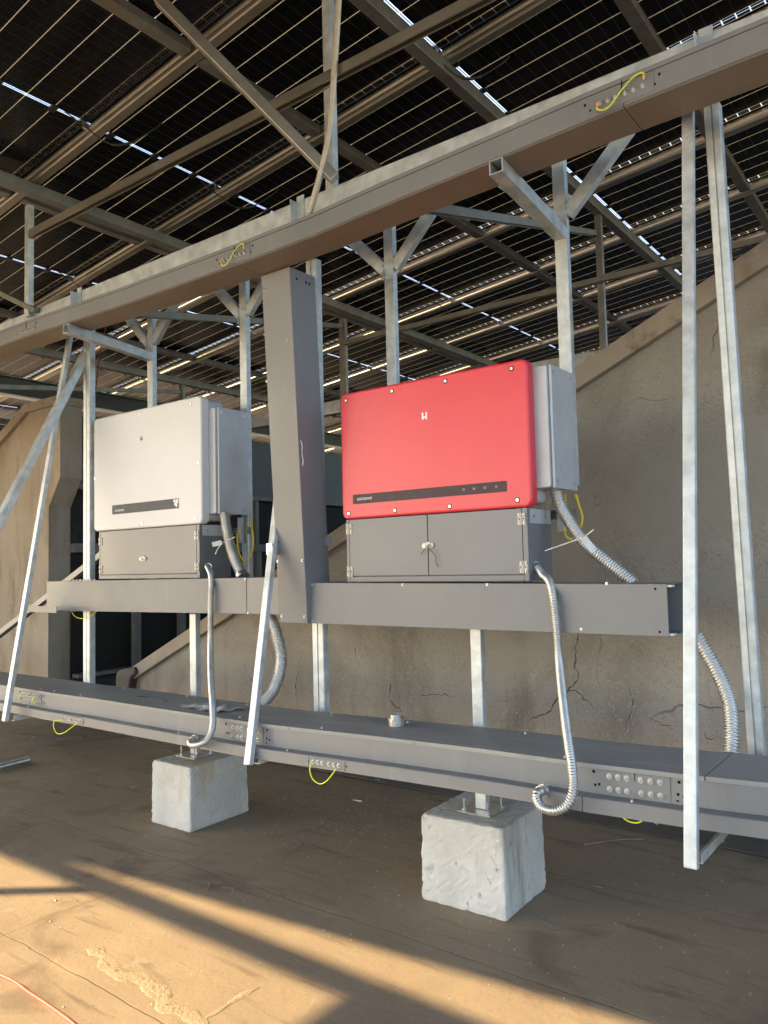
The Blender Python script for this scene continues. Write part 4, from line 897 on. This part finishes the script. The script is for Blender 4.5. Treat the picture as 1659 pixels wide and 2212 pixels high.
leafat(285, 1700, .035, 'crumpled dry leaf on the floor left of the left concrete block')
def twig(a, b, r, label, bend=.03, name='twig', m='twig'):
    a = atZ(*a, .006); b = atZ(*b, .006); c_ = a.lerp(b, .5)+Vector((bend*.5, bend, .004)); tag(MB().tube(smooth_path([a, c_, b], 8), r, 6).build(name, M[m]), label, 'twig')
twig((1262, 1824), (1390, 1812), .004, 'long pale twig on the floor right of the right concrete block')
twig((1272, 1911), (1300, 1917), .0035, 'short pale curved twig in the right foreground', -.012)
twig((452, 1909), (447, 1925), .004, 'short dark twig on the floor below the left block', .01)
twig((605, 1850), (655, 1822), .0035, 'thin dark root shaped twig on the floor between the blocks', .03)
# red cord
pts = [atZ(-20, 2096, .006), atZ(30, 2120, .006), atZ(62, 2143, .006), atZ(100, 2168, .006), atZ(150, 2204, .006), atZ(190, 2240, .006)]
tag(MB().tube(smooth_path(pts, 10), .0055, 8).build('red_cord', M['rust']), 'thin red cord on the sunlit floor in the bottom left corner', 'cord')
pts = [p_+Vector((.012*math.sin(i*2), .012, .002)) for i, p_ in enumerate(pts)]
# tar scar on the floor: raised ridge of smeared mortar
def smear(pix, w, name, m, label, seed, h=.0016):
    random.seed(seed); P_ = resample(smooth_path([atZ(x, y, 0) for x, y in pix], 10), .02); n = len(P_); mb = MB(); K = 8; vs = []
    for i, p_ in enumerate(P_):
        d = (P_[min(i+1, n-1)]-P_[max(i-1, 0)]).normalized(); s = Vector((-d.y, d.x, 0)); e = min(1, i/3+.05, (n-1-i)/3+.05)
        wl_ = w*e*(.75+.35*math.sin(i*.31+seed)+.2*math.sin(i*.83)+random.uniform(-.1, .1)); wr_ = w*e*(.75+.35*math.sin(i*.27+2*seed)+.2*math.sin(i*.71+1)+random.uniform(-.1, .1))
        for k in range(K+1):
            u_ = k/K; off = -wl_+(wl_+wr_)*u_; hh = h*math.sin(math.pi*u_)*random.uniform(.2, 1.0); vs.append(p_+s*off+Vector((0, 0, -.002 if k in (0, K) else .001+hh)))
    mb.add(vs, [(i*(K+1)+k, i*(K+1)+k+1, (i+1)*(K+1)+k+1, (i+1)*(K+1)+k) for i in range(n-1) for k in range(K)], True)
    o = mb.build(name, M[m]); tag(o, label, 'mortar'); return o
M['mortar'] = mat('smeared_mortar', (.30,.235,.155), (.36,.285,.19), .95, 0, 12, 7, .8, 60, spec=.1, layers=(('noise', 25, .58, .66, (.22,.16,.10)),))
M['pale_patch'] = mat('pale_dried_patch', (.30,.26,.21), (.22,.18,.14), .9, 0, 5, 7, .5, 30, spec=.1)
smear([(186, 2050), (225, 2068), (262, 2098), (300, 2122), (330, 2140), (370, 2165), (415, 2192), (450, 2230)], .058, 'mortar_ridge', 'mortar', 'ragged pale mortar ridge in the sunlit floor at lower left', 4)
smear([(430, 2206), (480, 2180), (530, 2148), (570, 2128)], .020, 'mortar_ridge', 'mortar', 'narrow mortar ridge running up to the shadow strip', 9)
smear([(40, 1585), (90, 1592), (140, 1595), (190, 1590)], .13, 'cement_patch', 'pale_patch', 'pale cement patch on the floor under the left end of the lower tray', 14, .004)
smear([(395, 1600), (375, 1618), (440, 1632)], .05, 'cement_patch', 'pale_patch', 'small pale cement patch behind the left concrete block', 15, .004) if False else None
smear([(345, 1618), (375, 1622), (415, 1628)], .07, 'cement_patch', 'pale_patch', 'small pale cement patch left of the left concrete block', 16, .004)
# pebbles
random.seed(21)
def pebble(p_, s, i):
    mb = MB(); n = 7; vs = [Vector((0, 0, s))]; 
    for k in range(n): a = k/n*6.283; rr = s*random.uniform(.8, 1.3); vs.append(Vector((rr*math.cos(a), rr*math.sin(a), s*random.uniform(.2, .6))))
    vs.append(Vector((0, 0, -.001))); mb.add(vs, [(0, 1+k, 1+(k+1) % n) for k in range(n)]+[(n+1, 1+(k+1) % n, 1+k) for k in range(n)])
    tag(mb.build('pebble', M['stone'], loc=p_), 'tiny pale pebble lying loose on the brown floor', 'pebble', 'pebbles scattered on the floor')
PB = [(120, 1946, .011), (163, 1946, .008), (109, 1991, .009), (131, 2004, .006), (285, 1997, .006), (376, 1982, .006), (262, 1758, .006), (257, 1856, .005), (502, 1923, .006), (590, 1786, .006), (814, 1883, .005), (930, 1930, .005), (657, 1773, .005), (861, 1935, .007), (1060, 1990, .005), (1330, 1995, .006), (1440, 1860, .006), (1250, 1868, .005), (1370, 1990, .004), (1100, 2030, .005), (560, 2080, .006), (700, 2010, .006), (328, 2170, .006), (137, 2176, .007), (60, 2050, .006), (1560, 1905, .008), (1380, 1975, .005), (985, 2060, .005)]
for i, (x, y, s) in enumerate(PB): pebble(atZ(x, y, 0), s*.62, i)
gr = MB(); random.seed(31)
for k in range(900):
    if k < 450: p_ = atZ(random.gauss(760, 140), random.gauss(1740, 45), 0)
    else: p_ = Vector((random.uniform(-5.5, -.2), random.uniform(1.6, 4.4), 0))
    s = random.uniform(.0010, .0030); n = 4
    vs = [p_+Vector((0, 0, s))]+[p_+Vector((s*1.2*math.cos(a*1.57+k), s*1.2*math.sin(a*1.57+k), 0)) for a in range(4)]
    gr.add(vs, [(0, 1, 2), (0, 2, 3), (0, 3, 4), (0, 4, 1)])
tag(gr.build('grit', M['stone']), 'fine loose grit scattered over the floor', 'grit', kind='stuff')
tag(MB().tube(smooth_path([A_(233, 690, 4.2), A_(216, 760, 4.2), A_(208, 830, 4.2), A_(203, 852, 4.2)], 5), .006, 6).build('hanging_rope', mat('dark_red_rope', (.16,.03,.03), None, .8)), 'thin dark red rope hanging above the white inverter', 'rope')
